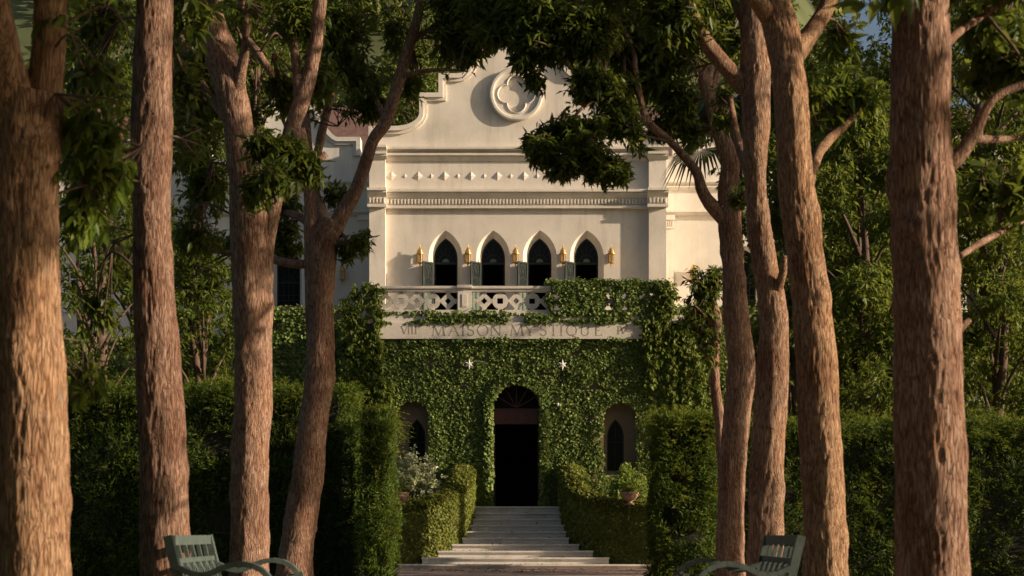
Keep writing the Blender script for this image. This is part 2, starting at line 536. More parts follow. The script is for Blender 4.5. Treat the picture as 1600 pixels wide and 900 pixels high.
for k in range(n):
    rr_ = rng.uniform(2.2, 4.2)
    bl.append(((fx[k], fy[k], fz[k] + rr_ * .8), (rr_, rr_, rr_ * .85), 26))
V, T, _ = foliage(bl, 31, L=.95, ratio=.75, per=5, gap=.1, droop=.1)
fo = put('hillside_forest', mesh_np('hillside_forest', V, T, M['hill']))
tag(fo, 'sunlit green forest covering the hillside behind the house', 'forest', kind='stuff')

# ================================================================== MANSION
YF, YP, YW = 45.5, 43.0, 48.0                        # upper front, porch front, side wings
mansion = root('mansion', (0, YF, 0), 'cream plaster mansion with stepped curving gable, four pointed windows and ivy-clad porch', 'mansion')
xl, xr = PX(578, YF), PX(1040, YF)
xl2, xr2 = PX(603, YF), PX(1013, YF)
fz_ = lambda y: PZ(y, YF)
fx_ = lambda x: PX(x, YF)

def arc(cx, cz, r, a0, a1, n=10):
    return [(cx + r * math.cos(a0 + (a1 - a0) * k / n), cz + r * math.sin(a0 + (a1 - a0) * k / n)) for k in range(n + 1)]
def lancet(cx, hw, zb, zs, za, n=10):
    """closed loop, starts bottom-left, goes up the left jamb."""
    h = za - zs
    r = (h * h + hw * hw) / (2 * hw)
    a = math.atan2(h, r - hw)
    left = [(cx - hw + r - r * math.cos(a * k / n), zs + r * math.sin(a * k / n)) for k in range(n + 1)]
    right = [(2 * cx - x, z) for x, z in reversed(left[:-1])]
    return [(cx - hw, zb)] + left + right + [(cx + hw, zb)]

# gable outline (left half in picture measure, mirrored)
def gable_half():
    p = [(578, 232), (578, 200), (618, 200)]
    p += [(618 + 39 * math.sin(t), 178 + 22 * math.cos(t)) for t in np.linspace(0, math.pi / 2, 9)[1:]]
    p += [(657, 148), (687, 148), (687, 118), (716, 118)]
    p += [(716 + 21 * math.sin(t), 92 + 26 * math.cos(t)) for t in np.linspace(0, math.pi / 2, 7)[1:]]
    p += [(737, 62), (768, 62), (768, 44)]
    return p
gh = gable_half()
gl = [(fx_(x), fz_(y)) for x, y in gh]
gr = [(xl + xr - x, z) for x, z in reversed(gl)]
outline = gl + gr
WINX = [696, 770.5, 843.5, 917]
DECK = 7.02
zs_, za_ = fz_(402), fz_(360)
holes = [lancet(fx_(x), .50, DECK + .02, zs_, za_) for x in WINX]
MB().plate([(xl, DECK - .5)] + outline + [(xr, DECK - .5)], holes, YF, YF + .42).put('facade_wall', M['plaster'], mansion)
# splayed reveals and windows
frame_loop0 = lancet(0, .35, DECK + .02, zs_, fz_(370))
win_frame = MB().plate(frame_loop0, [lancet(0, .305, DECK + .06, zs_, fz_(373))], -.03, .03).mesh('window_frame', M['iron'])
tz = fz_(409)
tr = MB()
tr.box(-.305, .305, -.02, .02, tz - .035, tz + .035)
for k in range(1, 8):
    a = math.pi * k / 8
    l0, l1 = .1, (.62 if 2 < k < 6 else .40 if k in (2, 6) else .3)
    tr.bar((l0 * math.cos(a), 0, tz + .035 + l0 * math.sin(a)), (l1 * math.cos(a), 0, tz + .035 + l1 * math.sin(a)), .016, .016, (0, 1, 0))
for k in range(12):
    a, b = math.pi * k / 12, math.pi * (k + 1) / 12
    tr.bar((.22 * math.cos(a), 0, tz + .035 + .22 * math.sin(a)), (.22 * math.cos(b), 0, tz + .035 + .22 * math.sin(b)), .014, .014, (0, 1, 0))
tracery_m = tr.mesh('window_tracery', M['iron'])
halfdisc_m = MB().plate([(0.1 * math.cos(math.pi * k / 12), tz + .036 + .1 * math.sin(math.pi * k / 12)) for k in range(13)], [], -.03, .03).mesh('fan_boss', M['pale_green'])
lun = [p for p in lancet(0, .305, tz + .036, zs_, fz_(373))]
pane_m = MB().plate(lun, [], .022, .032).mesh('pane', M['glass'])
LZ0, LZ1 = DECK + .06, tz - .03
lf = MB()
LWD = .40
lf.box(0, .05, -.02, .02, LZ0, LZ1); lf.box(LWD - .05, LWD, -.02, .02, LZ0, LZ1)
lf.box(.05, LWD - .05, -.02, .02, LZ1 - .04, LZ1); lf.box(.05, LWD - .05, -.02, .02, LZ0, LZ0 + .05)
zt = LZ1 - .78
lf.box(.05, LWD - .05, -.018, .018, zt - .03, zt)
lf.box(LWD / 2 - .012, LWD / 2 + .012, -.018, .018, LZ0 + .05, zt - .03)
leaf_frame_m = lf.mesh('casement_frame', M['iron'])
lt = MB()
for s in (-1, 1):
    lt.path([(LWD / 2 + s * (.145 * math.cos(t)), 0, zt + .02 + .68 * math.sin(t) ** 1.0) for t in np.linspace(0, math.pi / 2, 8)], .022, .02, (0, 1, 0))
    lt.path([(LWD / 2 + s * (.145 - .145 * math.sin(t)), 0, zt + .7 - .36 * (1 - math.cos(t))) for t in np.linspace(0, math.pi / 2, 7)], .02, .019, (0, 1, 0))
    lt.path([(LWD / 2 + s * .145 * math.sin(t), 0, zt + .03 + .32 * t / math.pi * 1.0) for t in np.linspace(0, math.pi, 8)], .02, .0185, (0, 1, 0))
lt.bar((LWD / 2, 0, zt), (LWD / 2, 0, LZ1 - .04), .014, .014, (0, 1, 0))
leaf_tr_m = lt.mesh('casement_tracery', M['iron'])
M['casement_glass'] = m_plain('casement_dark_glass', (.02, .026, .023), .9, var=.2, spec=.02)
lg = MB().box(.051, LWD - .051, -.003, .003, zt + .002, LZ1 - .042).mesh('casement_glass', M['casement_glass'])
lp0 = MB().box(.051, LWD / 2 - .013, -.006, .006, LZ0 + .051, zt - .031).mesh('casement_reflect_pane', M['pale_green'])  # lower glass, its pale reflection painted as flat green
lp1 = MB().box(LWD / 2 + .013, LWD - .051, -.006, .006, LZ0 + .051, zt - .031).mesh('casement_reflect_pane', M['pale_green'])
for k, x in enumerate(WINX):
    X = fx_(x)
    inner = lancet(X, .35, DECK + .02, zs_, fz_(370))
    wroot = put('window', MB().loft(holes[k], YF + .002, inner, YF + .27).mesh('window_reveal', M['plaster']), mansion)
    wroot['label'] = ['first', 'second', 'third', 'fourth'][k] + ' pointed window from the left with open casement'
    put('window_frame', win_frame, wroot, (X, YF + .30, 0))
    put('window_tracery', tracery_m, wroot, (X, YF + .30, 0))
    put('fan_boss', halfdisc_m, wroot, (X, YF + .30, 0))
    put('pane', pane_m, wroot, (X, YF + .30, 0))
    cs = put('casement', leaf_frame_m, mansion, (X - .36, YF - .03, 0), (0, 0, R(180 + 42)))
    for nm, mm in (('casement_tracery', leaf_tr_m), ('casement_glass', lg), ('casement_reflect_pane', lp0), ('casement_reflect_pane', lp1)):
        put(nm, mm, cs, (0, 0, 0), raw=True)
# gable coping: strip along the outline
def strip(path, dist):
    out = []
    for k, p in enumerate(path):
        a = path[max(k - 1, 0)]; b = path[min(k + 1, len(path) - 1)]
        d1 = Vector((p[0] - a[0], p[1] - a[1])); d2 = Vector((b[0] - p[0], b[1] - p[1]))
        if d1.length < 1e-6: d1 = d2
        if d2.length < 1e-6: d2 = d1
        d1.normalize(); d2.normalize()
        n1 = Vector((d1.y, -d1.x)); n2 = Vector((d2.y, -d2.x))
        nn = (n1 + n2); nn.normalize()
        c = max(.35, nn.dot(n1))
        out.append((p[0] + nn.x * dist / c, p[1] + nn.y * dist / c))
    return out
def coping(path, y0, y1, parent, mat, nm='coping'):
    mb = MB()
    n = len(path)
    for (o0, o1, pj) in ((-.03, .10, .13), (.10, .19, .07)):
        a, b = strip(path, o0), strip(path, o1)
        for k in range(n - 1):
            q = [a[k], a[k + 1], b[k + 1], b[k]]
            mb.raw([(x, y0 - pj, z) for x, z in q] + [(x, y1 + (.05 if o0 < 0 else 0), z) for x, z in q],
                   [(0, 1, 2, 3), (7, 6, 5, 4), (0, 4, 5, 1), (1, 5, 6, 2), (2, 6, 7, 3), (3, 7, 4, 0)])
    mb.put(nm, mat, parent)
coping(outline, YF, YF + .42, mansion, M['plaster'])
# pilasters
PJ = .20
for x0, x1 in ((xl, xl2), (xr2, xr)):
    MB().box(x0, x1, YF - PJ, YF - .001, DECK + .001, fz_(246)).put('pilaster', M['plaster'], mansion)
# cornices
def prof_band(layers, front):
    """layers: (z_top, z_bot, proj_top, proj_bot) stacked; returns yz loop."""
    pts = []
    for zt_, zb_, p0, p1 in layers: pts += [(front - p0, zt_), (front - p1, zb_)]
    return [(front + .0, layers[0][0])] + pts + [(front + .0, layers[-1][1])]
def cornice(name, layers, extra):
    mb = MB()
    mb.prism_x(prof_band(layers, YF - .001), xl2 + .002, xr2 - .002)
    for x0, x1 in ((xl - extra, xl2 + extra), (xr2 - extra, xr + extra)):
        mb.prism_x(prof_band(layers, YF - PJ - .001) , x0, x1)
    return mb.put(name, M['plaster'], mansion)
f = fz_
cornice('cornice', [(f(232), f(235.5), .24, .24), (f(235.5), f(240), .20, .09), (f(240), f(241), .09, .09), (f(241), f(244.5), .16, .16),
                    (f(244.5), f(247.5), .11, .11), (f(247.5), f(252), .09, .02)], .05)
cornice('string_course', [(f(298), f(302), .24, .24), (f(302), f(305), .19, .19), (f(305), f(311), .17, .08), (f(311), f(322.5), .07, .07),
                          (f(322.5), f(326.5), .13, .13)], .05)
den = MB()
def dent(x0, x1, front, step=.1):
    k = int((x1 - x0) / step)
    st = (x1 - x0) / k
    for q in range(k):
        xa = x0 + q * st + st * .2
        den.raw([(xa, front - .07, f(321.8)), (xa + st * .6, front - .07, f(321.8)), (xa + st * .6, front - .07, f(312)), (xa, front - .07, f(312)),
                 (xa + st * .14, front - .125, f(319.5)), (xa + st * .46, front - .125, f(319.5)), (xa + st * .52, front - .125, f(312.6)), (xa + st * .08, front - .125, f(312.6))],
                [(4, 5, 6, 7), (0, 1, 5, 4), (1, 2, 6, 5), (2, 3, 7, 6), (3, 0, 4, 7)])
dent(xl2 + .02, xr2 - .02, YF); dent(xl - .02, xl2 + .02, YF - PJ); dent(xr2 - .02, xr + .02, YF - PJ)
tag(den.put('dentil_row', M['plaster'], mansion), kind='stuff')
# frieze studs
def stud_mesh(h, pj):
    return MB().raw([(-h, 0, 0), (0, 0, -h), (h, 0, 0), (0, 0, h), (0, -pj, 0)], [(0, 1, 4), (1, 2, 4), (2, 3, 4), (3, 0, 4)]).mesh('frieze_stud', M['plaster'])
sb_, ss_ = stud_mesh(.145, .05), stud_mesh(.08, .03)
x = 612.0; k = 0
while x < 1005:
    put('frieze_stud', sb_ if k % 2 == 0 else ss_, mansion, (fx_(x), YF - .001, fz_(275)))
    x += 20.68; k += 1
# quatrefoil roundel
qx, qz = fx_(807), fz_(148)
def quatre(cx, cz, r, d, n=9):
    pts = []
    for k in range(4):
        a0 = math.pi / 2 * k
        c = (cx + d * math.cos(a0), cz + d * math.sin(a0))
        tq = (2 * d + math.sqrt(max(0, 4 * d * d - 8 * (d * d - r * r)))) / 4
        half = math.atan2(tq, tq - d)
        for q in range(n + 1):
            a = a0 - half + 2 * half * q / n
            pts.append((c[0] + r * math.cos(a), c[1] + r * math.sin(a)))
    return pts
circ = lambda r, n=56: [(qx + r * math.cos(2 * math.pi * k / n), qz + r * math.sin(2 * math.pi * k / n)) for k in range(n)]
qf = put('quatrefoil_roundel', MB().plate(circ(.79), [circ(.66)], YF - .12, YF - .002).mesh('quatrefoil_roundel', M['plaster']), mansion)
q2 = MB().plate(circ(.659), [quatre(qx, qz, .275, .285)], YF - .085, YF - .003); q2.put('tracery', M['plaster'], qf)
rim = MB()
a, b, c = quatre(qx, qz, .275, .285), quatre(qx, qz, .31, .295), quatre(qx, qz, .255, .275)
rim.loft(b, YF - .086, a, YF - .115, True); rim.loft(a, YF - .115, c, YF - .03, True)
rim.put('rim', M['plaster'], qf)
tor = MB()
tor.loft(circ(.80), YF - .115, circ(.765), YF - .145, True); tor.loft(circ(.765), YF - .145, circ(.70), YF - .145, True); tor.loft(circ(.70), YF - .145, circ(.655), YF - .09, True)
tor.put('ring', M['plaster'], qf, smooth=True)
# body behind (sides, back, floor, ceiling), keeps the rooms dark
body = MB()
body.box(xl, xl + .3, YF + .42, 60, 0, fz_(200)); body.box(xr - .3, xr, YF + .42, 60, 0, fz_(200)); body.box(xl, xr, 60, 60.3, 0, fz_(200))
body.put('side_wall', M['plaster'], mansion)
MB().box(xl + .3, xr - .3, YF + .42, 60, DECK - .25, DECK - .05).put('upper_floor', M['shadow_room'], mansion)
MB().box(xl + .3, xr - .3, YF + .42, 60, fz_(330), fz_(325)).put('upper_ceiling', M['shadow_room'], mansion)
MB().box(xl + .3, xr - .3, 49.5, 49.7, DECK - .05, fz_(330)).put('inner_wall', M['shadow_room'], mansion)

# ---- porch
pz_ = lambda y: PZ(y, YP)
px_ = lambda x: PX(x, YP)
pxl, pxr = px_(546), px_(1068)
def door_loop(cx, hw, zb, zs, n=14):
    return [(cx - hw, zb), (cx - hw, zs)] + [(cx - hw * math.cos(math.pi * k / n), zs + hw * math.sin(math.pi * k / n)) for k in range(1, n)] + [(cx + hw, zs), (cx + hw, zb)]
LAND = 1.67
DX, DHW, DZS = px_(807), 39 / S(YP), pz_(636)
doorl = door_loop(DX, DHW, LAND, DZS)
NI = [(px_(645), .46, pz_(742), pz_(650)), (px_(969), .46, pz_(742), pz_(652))]
niches = [door_loop(a, b, c, d, 10) for a, b, c, d in NI]
PTOP = pz_(506)
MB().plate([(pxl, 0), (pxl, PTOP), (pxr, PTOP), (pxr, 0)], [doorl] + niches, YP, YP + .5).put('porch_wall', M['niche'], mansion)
for (cx, hw, zb, zs), wx in zip(NI, (650.5, 962.5)):
    X = px_(wx)
    lc = lancet(X, 13.2 / S(YP), zb + .12, pz_(682), pz_(654))
    nb = put('niche_window', MB().plate(door_loop(cx, hw - .002, zb + .002, zs, 10), [lc], YP + .28, YP + .40).mesh('niche_panel', M['niche']), mansion)
    MB().plate(lc, [lancet(X, 13.2 / S(YP) - .035, zb + .16, pz_(682), pz_(657))], YP + .30, YP + .36).put('window_frame', M['iron'], nb)
    MB().bar((X, YP + .33, zb + .14), (X, YP + .33, pz_(660)), .02).bar((X - .2, YP + .33, pz_(690)), (X + .2, YP + .33, pz_(690)), .02).put('mullion', M['iron'], nb)
    MB().plate(lancet(X, 13.2 / S(YP) - .036, zb + .17, pz_(682), pz_(657.4)), [], YP + .337, YP + .347).put('pane', M['glass'], nb)
ps = MB()
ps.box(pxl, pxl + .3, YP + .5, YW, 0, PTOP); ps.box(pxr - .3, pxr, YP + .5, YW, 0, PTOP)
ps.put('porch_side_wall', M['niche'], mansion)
MB().box(pxl, pxr, YP - .12, YF, PTOP, DECK).put('porch_deck', M['stone'], mansion)
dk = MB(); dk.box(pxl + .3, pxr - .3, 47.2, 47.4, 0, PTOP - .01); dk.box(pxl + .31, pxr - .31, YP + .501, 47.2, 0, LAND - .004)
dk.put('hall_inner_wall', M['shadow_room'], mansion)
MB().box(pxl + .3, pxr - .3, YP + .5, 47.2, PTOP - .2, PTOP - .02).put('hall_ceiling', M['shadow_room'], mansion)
# door surround
dr = MB()
dr.box(DX - DHW, DX - DHW + .07, YP + .2, YP + .34, LAND + .002, DZS); dr.box(DX + DHW - .07, DX + DHW, YP + .2, YP + .34, LAND + .002, DZS)
dro = dr.put('door_frame', M['redwood'], mansion)
MB().box(DX - DHW + .07, DX + DHW - .07, YP + .18, YP + .36, pz_(662), pz_(640)).put('door_lintel', M['redwood'], dro)
fan = MB().plate(door_loop(DX, DHW - .001, DZS - .07, DZS), [door_loop(DX, DHW - .06, DZS - .02, DZS)], YP + .22, YP + .32)
for k in range(1, 6):
    a = math.pi * k / 6
    fan.bar((DX, YP + .27, DZS), (DX + (DHW - .06) * math.cos(a), YP + .27, DZS + (DHW - .06) * math.sin(a)), .03, .03, (0, 1, 0))
fan.put('fanlight', M['redwood'], dro)
MB().plate(door_loop(DX, DHW - .061, DZS - .019, DZS), [], YP + .286, YP + .296).put('pane', M['glass'], dro)
for s in (-1, 1):                                     # open door leaves folded back inside
    d = MB().box(DX + s * (DHW - .07) - .03, DX + s * (DHW - .07) + .03, YP + .52, YP + 1.2, LAND + .01, pz_(664))
    d.put('door_leaf', M['redwood'], mansion)

# ---- inscription
sgY = YP - .17
sign = root('inscription_band', (0, sgY, pz_(530)), 'pale stone band with engraved capitals reading MAISON MYSTIQUE above the doorway', 'sign')
MB().box(px_(588), px_(1003), sgY, YP - .002, pz_(530.5), pz_(505)).put('stone_band', M['stone'], sign)
TH, TN = .034, .013
def ell(cx, cz, rx, rz, a0, a1, n=16): return [(cx + rx * math.cos(a0 + (a1 - a0) * k / n), cz + rz * math.sin(a0 + (a1 - a0) * k / n)) for k in range(n + 1)]
GL = {
 'M': [([(0, 0), (.12, 1)], 0), ([(.12, 1), (.5, 0)], 1), ([(.5, 0), (.88, 1)], 0), ([(.88, 1), (1, 0)], 1), ([(-.08, 0), (.1, 0)], 0), ([(.9, 0), (1.1, 0)], 0), ([(.02, 1), (.14, 1)], 0), ([(.86, 1), (1, 1)], 0)],
 'A': [([(0, 0), (.48, 1)], 0), ([(.48, 1), (1, 0)], 1), ([(.2, .38), (.78, .38)], 0), ([(-.12, 0), (.12, 0)], 0), ([(.85, 0), (1.12, 0)], 0)],
 'I': [([(.5, 0), (.5, 1)], 1), ([(.2, 0), (.8, 0)], 0), ([(.2, 1), (.8, 1)], 0)],
 'S': [(ell(.5, .75, .42, .25, R(25), R(225), 10) + ell(.5, .26, .45, .26, R(70), R(-150), 12), .6), ([(.9, .98), (.9, .78)], 0), ([(.08, .02), (.08, .24)], 0)],
 'O': [(ell(.5, .5, .5, .5, 0, 2 * math.pi, 22), .6)],
 'N': [([(.08, 0), (.08, 1)], 0), ([(.08, 1), (.92, 0)], 1), ([(.92, 0), (.92, 1)], 0), ([(-.08, 0), (.24, 0)], 0), ([(-.05, 1), (.1, 1)], 0), ([(.76, 1), (1.08, 1)], 0)],
 'Y': [([(0, 1), (.5, .45)], 1), ([(1, 1), (.5, .45)], 0), ([(.5, .45), (.5, 0)], 1), ([(.3, 0), (.7, 0)], 0), ([(-.12, 1), (.14, 1)], 0), ([(.86, 1), (1.12, 1)], 0)],
 'T': [([(.5, 0), (.5, 1)], 1), ([(0, 1), (1, 1)], 0), ([(.3, 0), (.7, 0)], 0), ([(0, 1), (-.02, .84)], 0), ([(1, 1), (1.02, .84)], 0)],
 'Q': [(ell(.5, .5, .5, .5, 0, 2 * math.pi, 22), .6), ([(.5, .1), (.8, -.14), (1.2, -.2)], .7)],
 'U': [([(.08, 1), (.08, .32)] + ell(.5, .32, .42, .32, math.pi, 2 * math.pi, 10), .6), ([(.92, .32), (.92, 1)], 0), ([(-.1, 1), (.26, 1)], 0), ([(.76, 1), (1.1, 1)], 0)],
 'E': [([(.1, 0), (.1, 1)], 1), ([(0, 0), (.95, 0), (1, .18)], 0), ([(0, 1), (.9, 1), (.93, .84)], 0), ([(.1, .52), (.75, .52)], 0)],
 'V': [([(0, 1), (.5, 0)], 1), ([(.5, 0), (1, 1)], 0), ([(-.12, 1), (.14, 1)], 0), ([(.86, 1), (1.12, 1)], 0)],
}
def letter(ch, x0, x1, zb, zt, idx):
    mb = MB()
    W_, H_ = x1 - x0, zt - zb
    for q, (pts, t) in enumerate(GL[ch]):
        wd = TN + (TH - TN) * t
        dp = .004 + .0005 * (q % 8)
        mb.path([(x0 + p[0] * W_, sgY - dp / 2 + .001, zb + p[1] * H_) for p in pts], wd, dp, (0, 1, 0))
    o = mb.put('letter', M['letter'], sign)
    o['label'] = 'engraved capital letter ' + ch
LT = [('M', 677, 695), ('A', 702, 717), ('I', 720, 728), ('S', 731, 741), ('O', 746.5, 763), ('N', 767, 783),
      ('M', 799, 817), ('Y', 821, 835), ('S', 844, 854), ('T', 859, 870.5), ('I', 873, 881), ('Q', 885.5, 900.5), ('U', 907.5, 920), ('E', 930, 940)]
for k, (ch, a, b) in enumerate(LT): letter(ch, px_(a), px_(b), pz_(525.5), pz_(509), k)
for ch, a, b in (('V', 628, 637), ('I', 637, 642), ('I', 642.5, 647.5), ('I', 648, 653), ('I', 963, 968), ('V', 969, 979)): letter(ch, px_(a), px_(b), pz_(523), pz_(511), 0)

# ---- balustrade
bal = root('balustrade', (0, YP, DECK), 'openwork stone balustrade of roundels and lozenges along the balcony', 'balustrade')
bz0, bz1 = pz_(490), pz_(447.5)
by0, by1 = YP - .04, YP + .20
bxl, bxr = px_(572), px_(1040)
rl = MB()
rl.box(bxl, bxr, by0 - .05, by1 + .05, pz_(451.5), bz1); rl.box(bxl, bxr, by0 - .01, by1 + .01, pz_(455.5), pz_(451.5) - .002)
rl.put('top_rail', M['stone'], bal)
MB().box(bxl, bxr, by0, by1, DECK - .012, pz_(484.5)).put('bottom_rail', M['stone'], bal)
for x0, x1 in ((572, 590), (715.5, 737), (877, 898.5), (1024, 1041)):
    p = MB().box(px_(x0), px_(x1), by0 - .025, by1 + .025, DECK - .01, pz_(455.6))
    po = p.put('pier', M['stone'], bal)
    MB().box(px_(x0 + 1.2 - 2), px_(x1 - 1.2 + 2), by0 - .09, by1 + .09, pz_(450.5), pz_(446)).put('pier_cap', M['stone'], po)
    MB().box(px_(x0 + 6.5), px_(x1 - 6.5), by0 - .04, by0 - .027, pz_(480), pz_(460)).put('pier_panel', M['stone'], po)
zc = pz_(470); ro = 12.3 / S(YP); hq = 5.0 / S(YP)
zup, zdn = pz_(455.6) - zc, pz_(484.5) - zc
def rnd_mesh():
    mb = MB()
    c = [(ro * math.cos(2 * math.pi * k / 24), ro * math.sin(2 * math.pi * k / 24)) for k in range(24)]
    mb.plate(c, [[(-hq * .9, -hq * .9), (-hq * .9, hq * .9), (hq * .9, hq * .9), (hq * .9, -hq * .9)]], -.07, .07)
    mb.box(-.06, .06, -.065, .065, ro - .03, zup); mb.box(-.06, .06, -.065, .065, zdn, -ro + .03)
    return mb.mesh('roundel', M['stone'])
def loz_mesh():
    mb = MB()
    d = ro * 1.12; h = hq * 1.05
    mb.plate([(-d, 0), (0, d), (d, 0), (0, -d)], [[(-h, 0), (0, -h), (h, 0), (0, h)]], -.068, .068)
    mb.box(-.06, .06, -.064, .064, d - .05, zup); mb.box(-.06, .06, -.064, .064, zdn, -d + .05)
    mb.box(-d - .03, -d + .06, -.06, .06, -.055, .055); mb.box(d - .06, d + .03, -.06, .06, -.055, .055)
    return mb.mesh('lozenge', M['stone'])
rm_, lm_ = rnd_mesh(), loz_mesh()
for seq in ((602, 626.5, 651, 675.5, 700), (756.5, 781.5, 806.5, 831.5, 856.5), (914, 938.5, 963, 987.5, 1012)):
    for k, x in enumerate(seq):
        put('lozenge' if k % 2 == 0 else 'roundel', lm_ if k % 2 == 0 else rm_, bal, (px_(x), (by0 + by1) / 2, zc))

# ---- wings
wz = lambda y: PZ(y, YW)
wx = lambda x: PX(x, YW)
def wing(sign_):
    mx = lambda x: wx(x) if sign_ < 0 else wx(1614 - x)
    half = [(562, 244), (562, 217), (527, 217)] + [(527 - 26 * t, 217 - 30 * (t ** 1.5)) for t in np.linspace(.2, 1, 6)] + [(490, 168), (478, 168), (478, 150), (452, 150)]
    pts = [(mx(x), wz(y)) for x, y in half]
    mid = mx(452)
    pts = pts + [(2 * mid - x, z) for x, z in reversed(pts[:-1])]
    base = [(mx(580), 0), (mx(580), wz(244))] + pts + [(mx(330), wz(244)), (mx(330), 0)]
    wl = lancet(mx(449.5), .44, 7.4, wz(412), wz(384))
    MB().plate(base, [wl], YW, YW + .4).put('wing_wall', M['plaster2'], mansion)
    coping(pts if sign_ > 0 else list(reversed(pts)), YW, YW + .4, mansion, M['plaster2'], 'wing_coping')
    inner = lancet(mx(449.5), .36, 7.4, wz(412), wz(389))
    wo_ = put('wing_window', MB().loft(wl, YW + .002, inner, YW + .2).mesh('wing_window', M['plaster2']), mansion)
    MB().plate(inner, [lancet(mx(449.5), .32, 7.45, wz(412), wz(391.5))], YW + .2, YW + .26).put('window_frame', M['iron'], wo_)
    MB().plate(lancet(mx(449.5), .321, 7.44, wz(412), wz(391.4)), [], YW + .24, YW + .25).put('pane', M['glass'], wo_)
    tb = MB()
    tz2 = wz(440)
    tb.box(mx(449.5) - .32, mx(449.5) + .32, YW + .205, YW + .235, tz2 - .03, tz2 + .03)
    for k in range(1, 6):
        a = math.pi * k / 6
        l1 = .85 if k == 3 else .66 if k in (2, 4) else .36
        tb.bar((mx(449.5), YW + .22, tz2), (mx(449.5) + l1 * math.cos(a), YW + .22, tz2 + l1 * math.sin(a)), .022, .02, (0, 1, 0))
    tb.path([(mx(449.5) + .2 * math.cos(t), YW + .22, tz2 + .2 * math.sin(t)) for t in np.linspace(0, math.pi, 9)], .02, .02, (0, 1, 0))
    for zz in (460, 468):
        tb.box(mx(449.5) - .32, mx(449.5) + .32, YW + .21, YW + .23, wz(zz) - .015, wz(zz) + .015)
    for k in (-1, 0, 1): tb.box(mx(449.5) + k * .16 - .012, mx(449.5) + k * .16 + .012, YW + .211, YW + .231, 7.45, tz2 - .03)
    tb.put('window_tracery', M['iron'], wo_)
    x0, x1 = sorted((mx(330), mx(580)))
    g = wz
    c1 = MB().prism_x(prof_band([(g(284), g(287), .2, .2), (g(287), g(291), .16, .08), (g(291), g(294), .12, .12), (g(294), g(298), .09, .02)], YW - .001), x0, x1)
    c1.put('wing_cornice', M['plaster2'], mansion)
    c2 = MB().prism_x(prof_band([(g(330), g(333), .18, .18), (g(333), g(337), .14, .07)], YW - .001), x0, x1)
    c2.put('wing_string_course', M['plaster2'], mansion)
    xa, xb = sorted((mx(562), mx(577.5)))
    pl = MB().box(xa, xb, YW - .10, YW - .001, 0, g(358)).put('wing_pilaster', M['plaster2'], mansion)
    cp = MB()
    cp.box(xa - .03, xb + .03, YW - .14, YW - .0005, g(358), g(355.5)); cp.box(xa, xb, YW - .11, YW - .0006, g(355.5), g(345)); cp.box(xa - .05, xb + .05, YW - .16, YW - .0004, g(345), g(337.2))
    for k in range(5):
        xx = xa + (xb - xa) * (k + .25) / 5
        cp.box(xx, xx + (xb - xa) * .1, YW - .135, YW - .111, g(354), g(346.5))
    cp.put('capital', M['plaster2'], pl)
    # side and back so that the wing is closed
    xo = mx(330)
    s2 = 1 if sign_ < 0 else -1
    MB().box(min(xo, xo + s2 * .3), max(xo, xo + s2 * .3), YW + .4, 58, 0, g(245)).put('wing_side_wall', M['plaster2'], mansion)
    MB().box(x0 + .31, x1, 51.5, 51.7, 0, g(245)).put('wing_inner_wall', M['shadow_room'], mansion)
    # long outer wing with muntin windows
    YO = 49.2
    oz = lambda y: PZ(y, YO)
    ox = lambda x: PX(x, YO) if sign_ < 0 else PX(1614 - x, YO)
    xi, xo2 = ox(330), ox(-520)
    wins = [(281, 331, 388, 452), (185, 230, 412, 482), (104, 146, 412, 482), (10, 55, 412, 482)]
    hl = []
    for a_, b_, t_, bt_ in wins:
        q0, q1 = sorted((ox(a_), ox(b_)))
        hl.append([(q0, oz(bt_)), (q0, oz(t_)), (q1, oz(t_)), (q1, oz(bt_))])
    q0, q1 = sorted((xi, xo2))
    MB().plate([(q0, 0), (q0, oz(215)), (q1, oz(215)), (q1, 0)], hl, YO, YO + .4).put('outer_wing_wall', M['plaster2'], mansion)
    MB().box(q0, q1, YO - .15, YO - .001, oz(222), oz(215) + .02).put('outer_wing_cornice', M['plaster2'], mansion)
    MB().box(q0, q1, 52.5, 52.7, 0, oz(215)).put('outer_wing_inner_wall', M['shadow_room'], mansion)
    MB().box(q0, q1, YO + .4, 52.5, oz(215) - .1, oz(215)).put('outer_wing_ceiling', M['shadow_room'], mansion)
    for lp in hl:
        (a0, b0), (_, t0), (a1, _), _ = lp
        wf = MB()
        fw = .09
        wf.box(a0 - .08, a1 + .08, YO - .08, YO - .001, b0 - .12, b0)          # sill
        wo2 = put('muntin_window', wf.mesh('window_sill', M['white']), mansion)
        fr = MB(); fr.plate([(a0, b0), (a0, t0), (a1, t0), (a1, b0)], [[(a0 + fw, b0 + fw), (a0 + fw, t0 - fw), (a1 - fw, t0 - fw), (a1 - fw, b0 + fw)]], YO + .08, YO + .18)
        xm = (a0 + a1) / 2
        fr.box(xm - .04, xm + .04, YO + .085, YO + .175, b0 + fw, t0 - fw)
        for r_ in (1, 2):
            zz = b0 + (t0 - b0) * r_ / 3
            fr.box(a0 + fw, xm - .04, YO + .1, YO + .17, zz - .025, zz + .025); fr.box(xm + .04, a1 - fw, YO + .1, YO + .17, zz - .025, zz + .025)
        fr.put('window_frame', M['white'], wo2)
        for r_ in range(3):
            for c_ in range(2):
                za0 = b0 + (t0 - b0) * r_ / 3; za1 = b0 + (t0 - b0) * (r_ + 1) / 3
                xa0 = (a0 if c_ == 0 else xm); xa1 = (xm if c_ == 0 else a1)
                MB().box(xa0 + .02, xa1 - .02, YO + .13, YO + .14, za0 + .01, za1 - .01).put('pane', M['glass'], wo2)
wing(-1); wing(1)

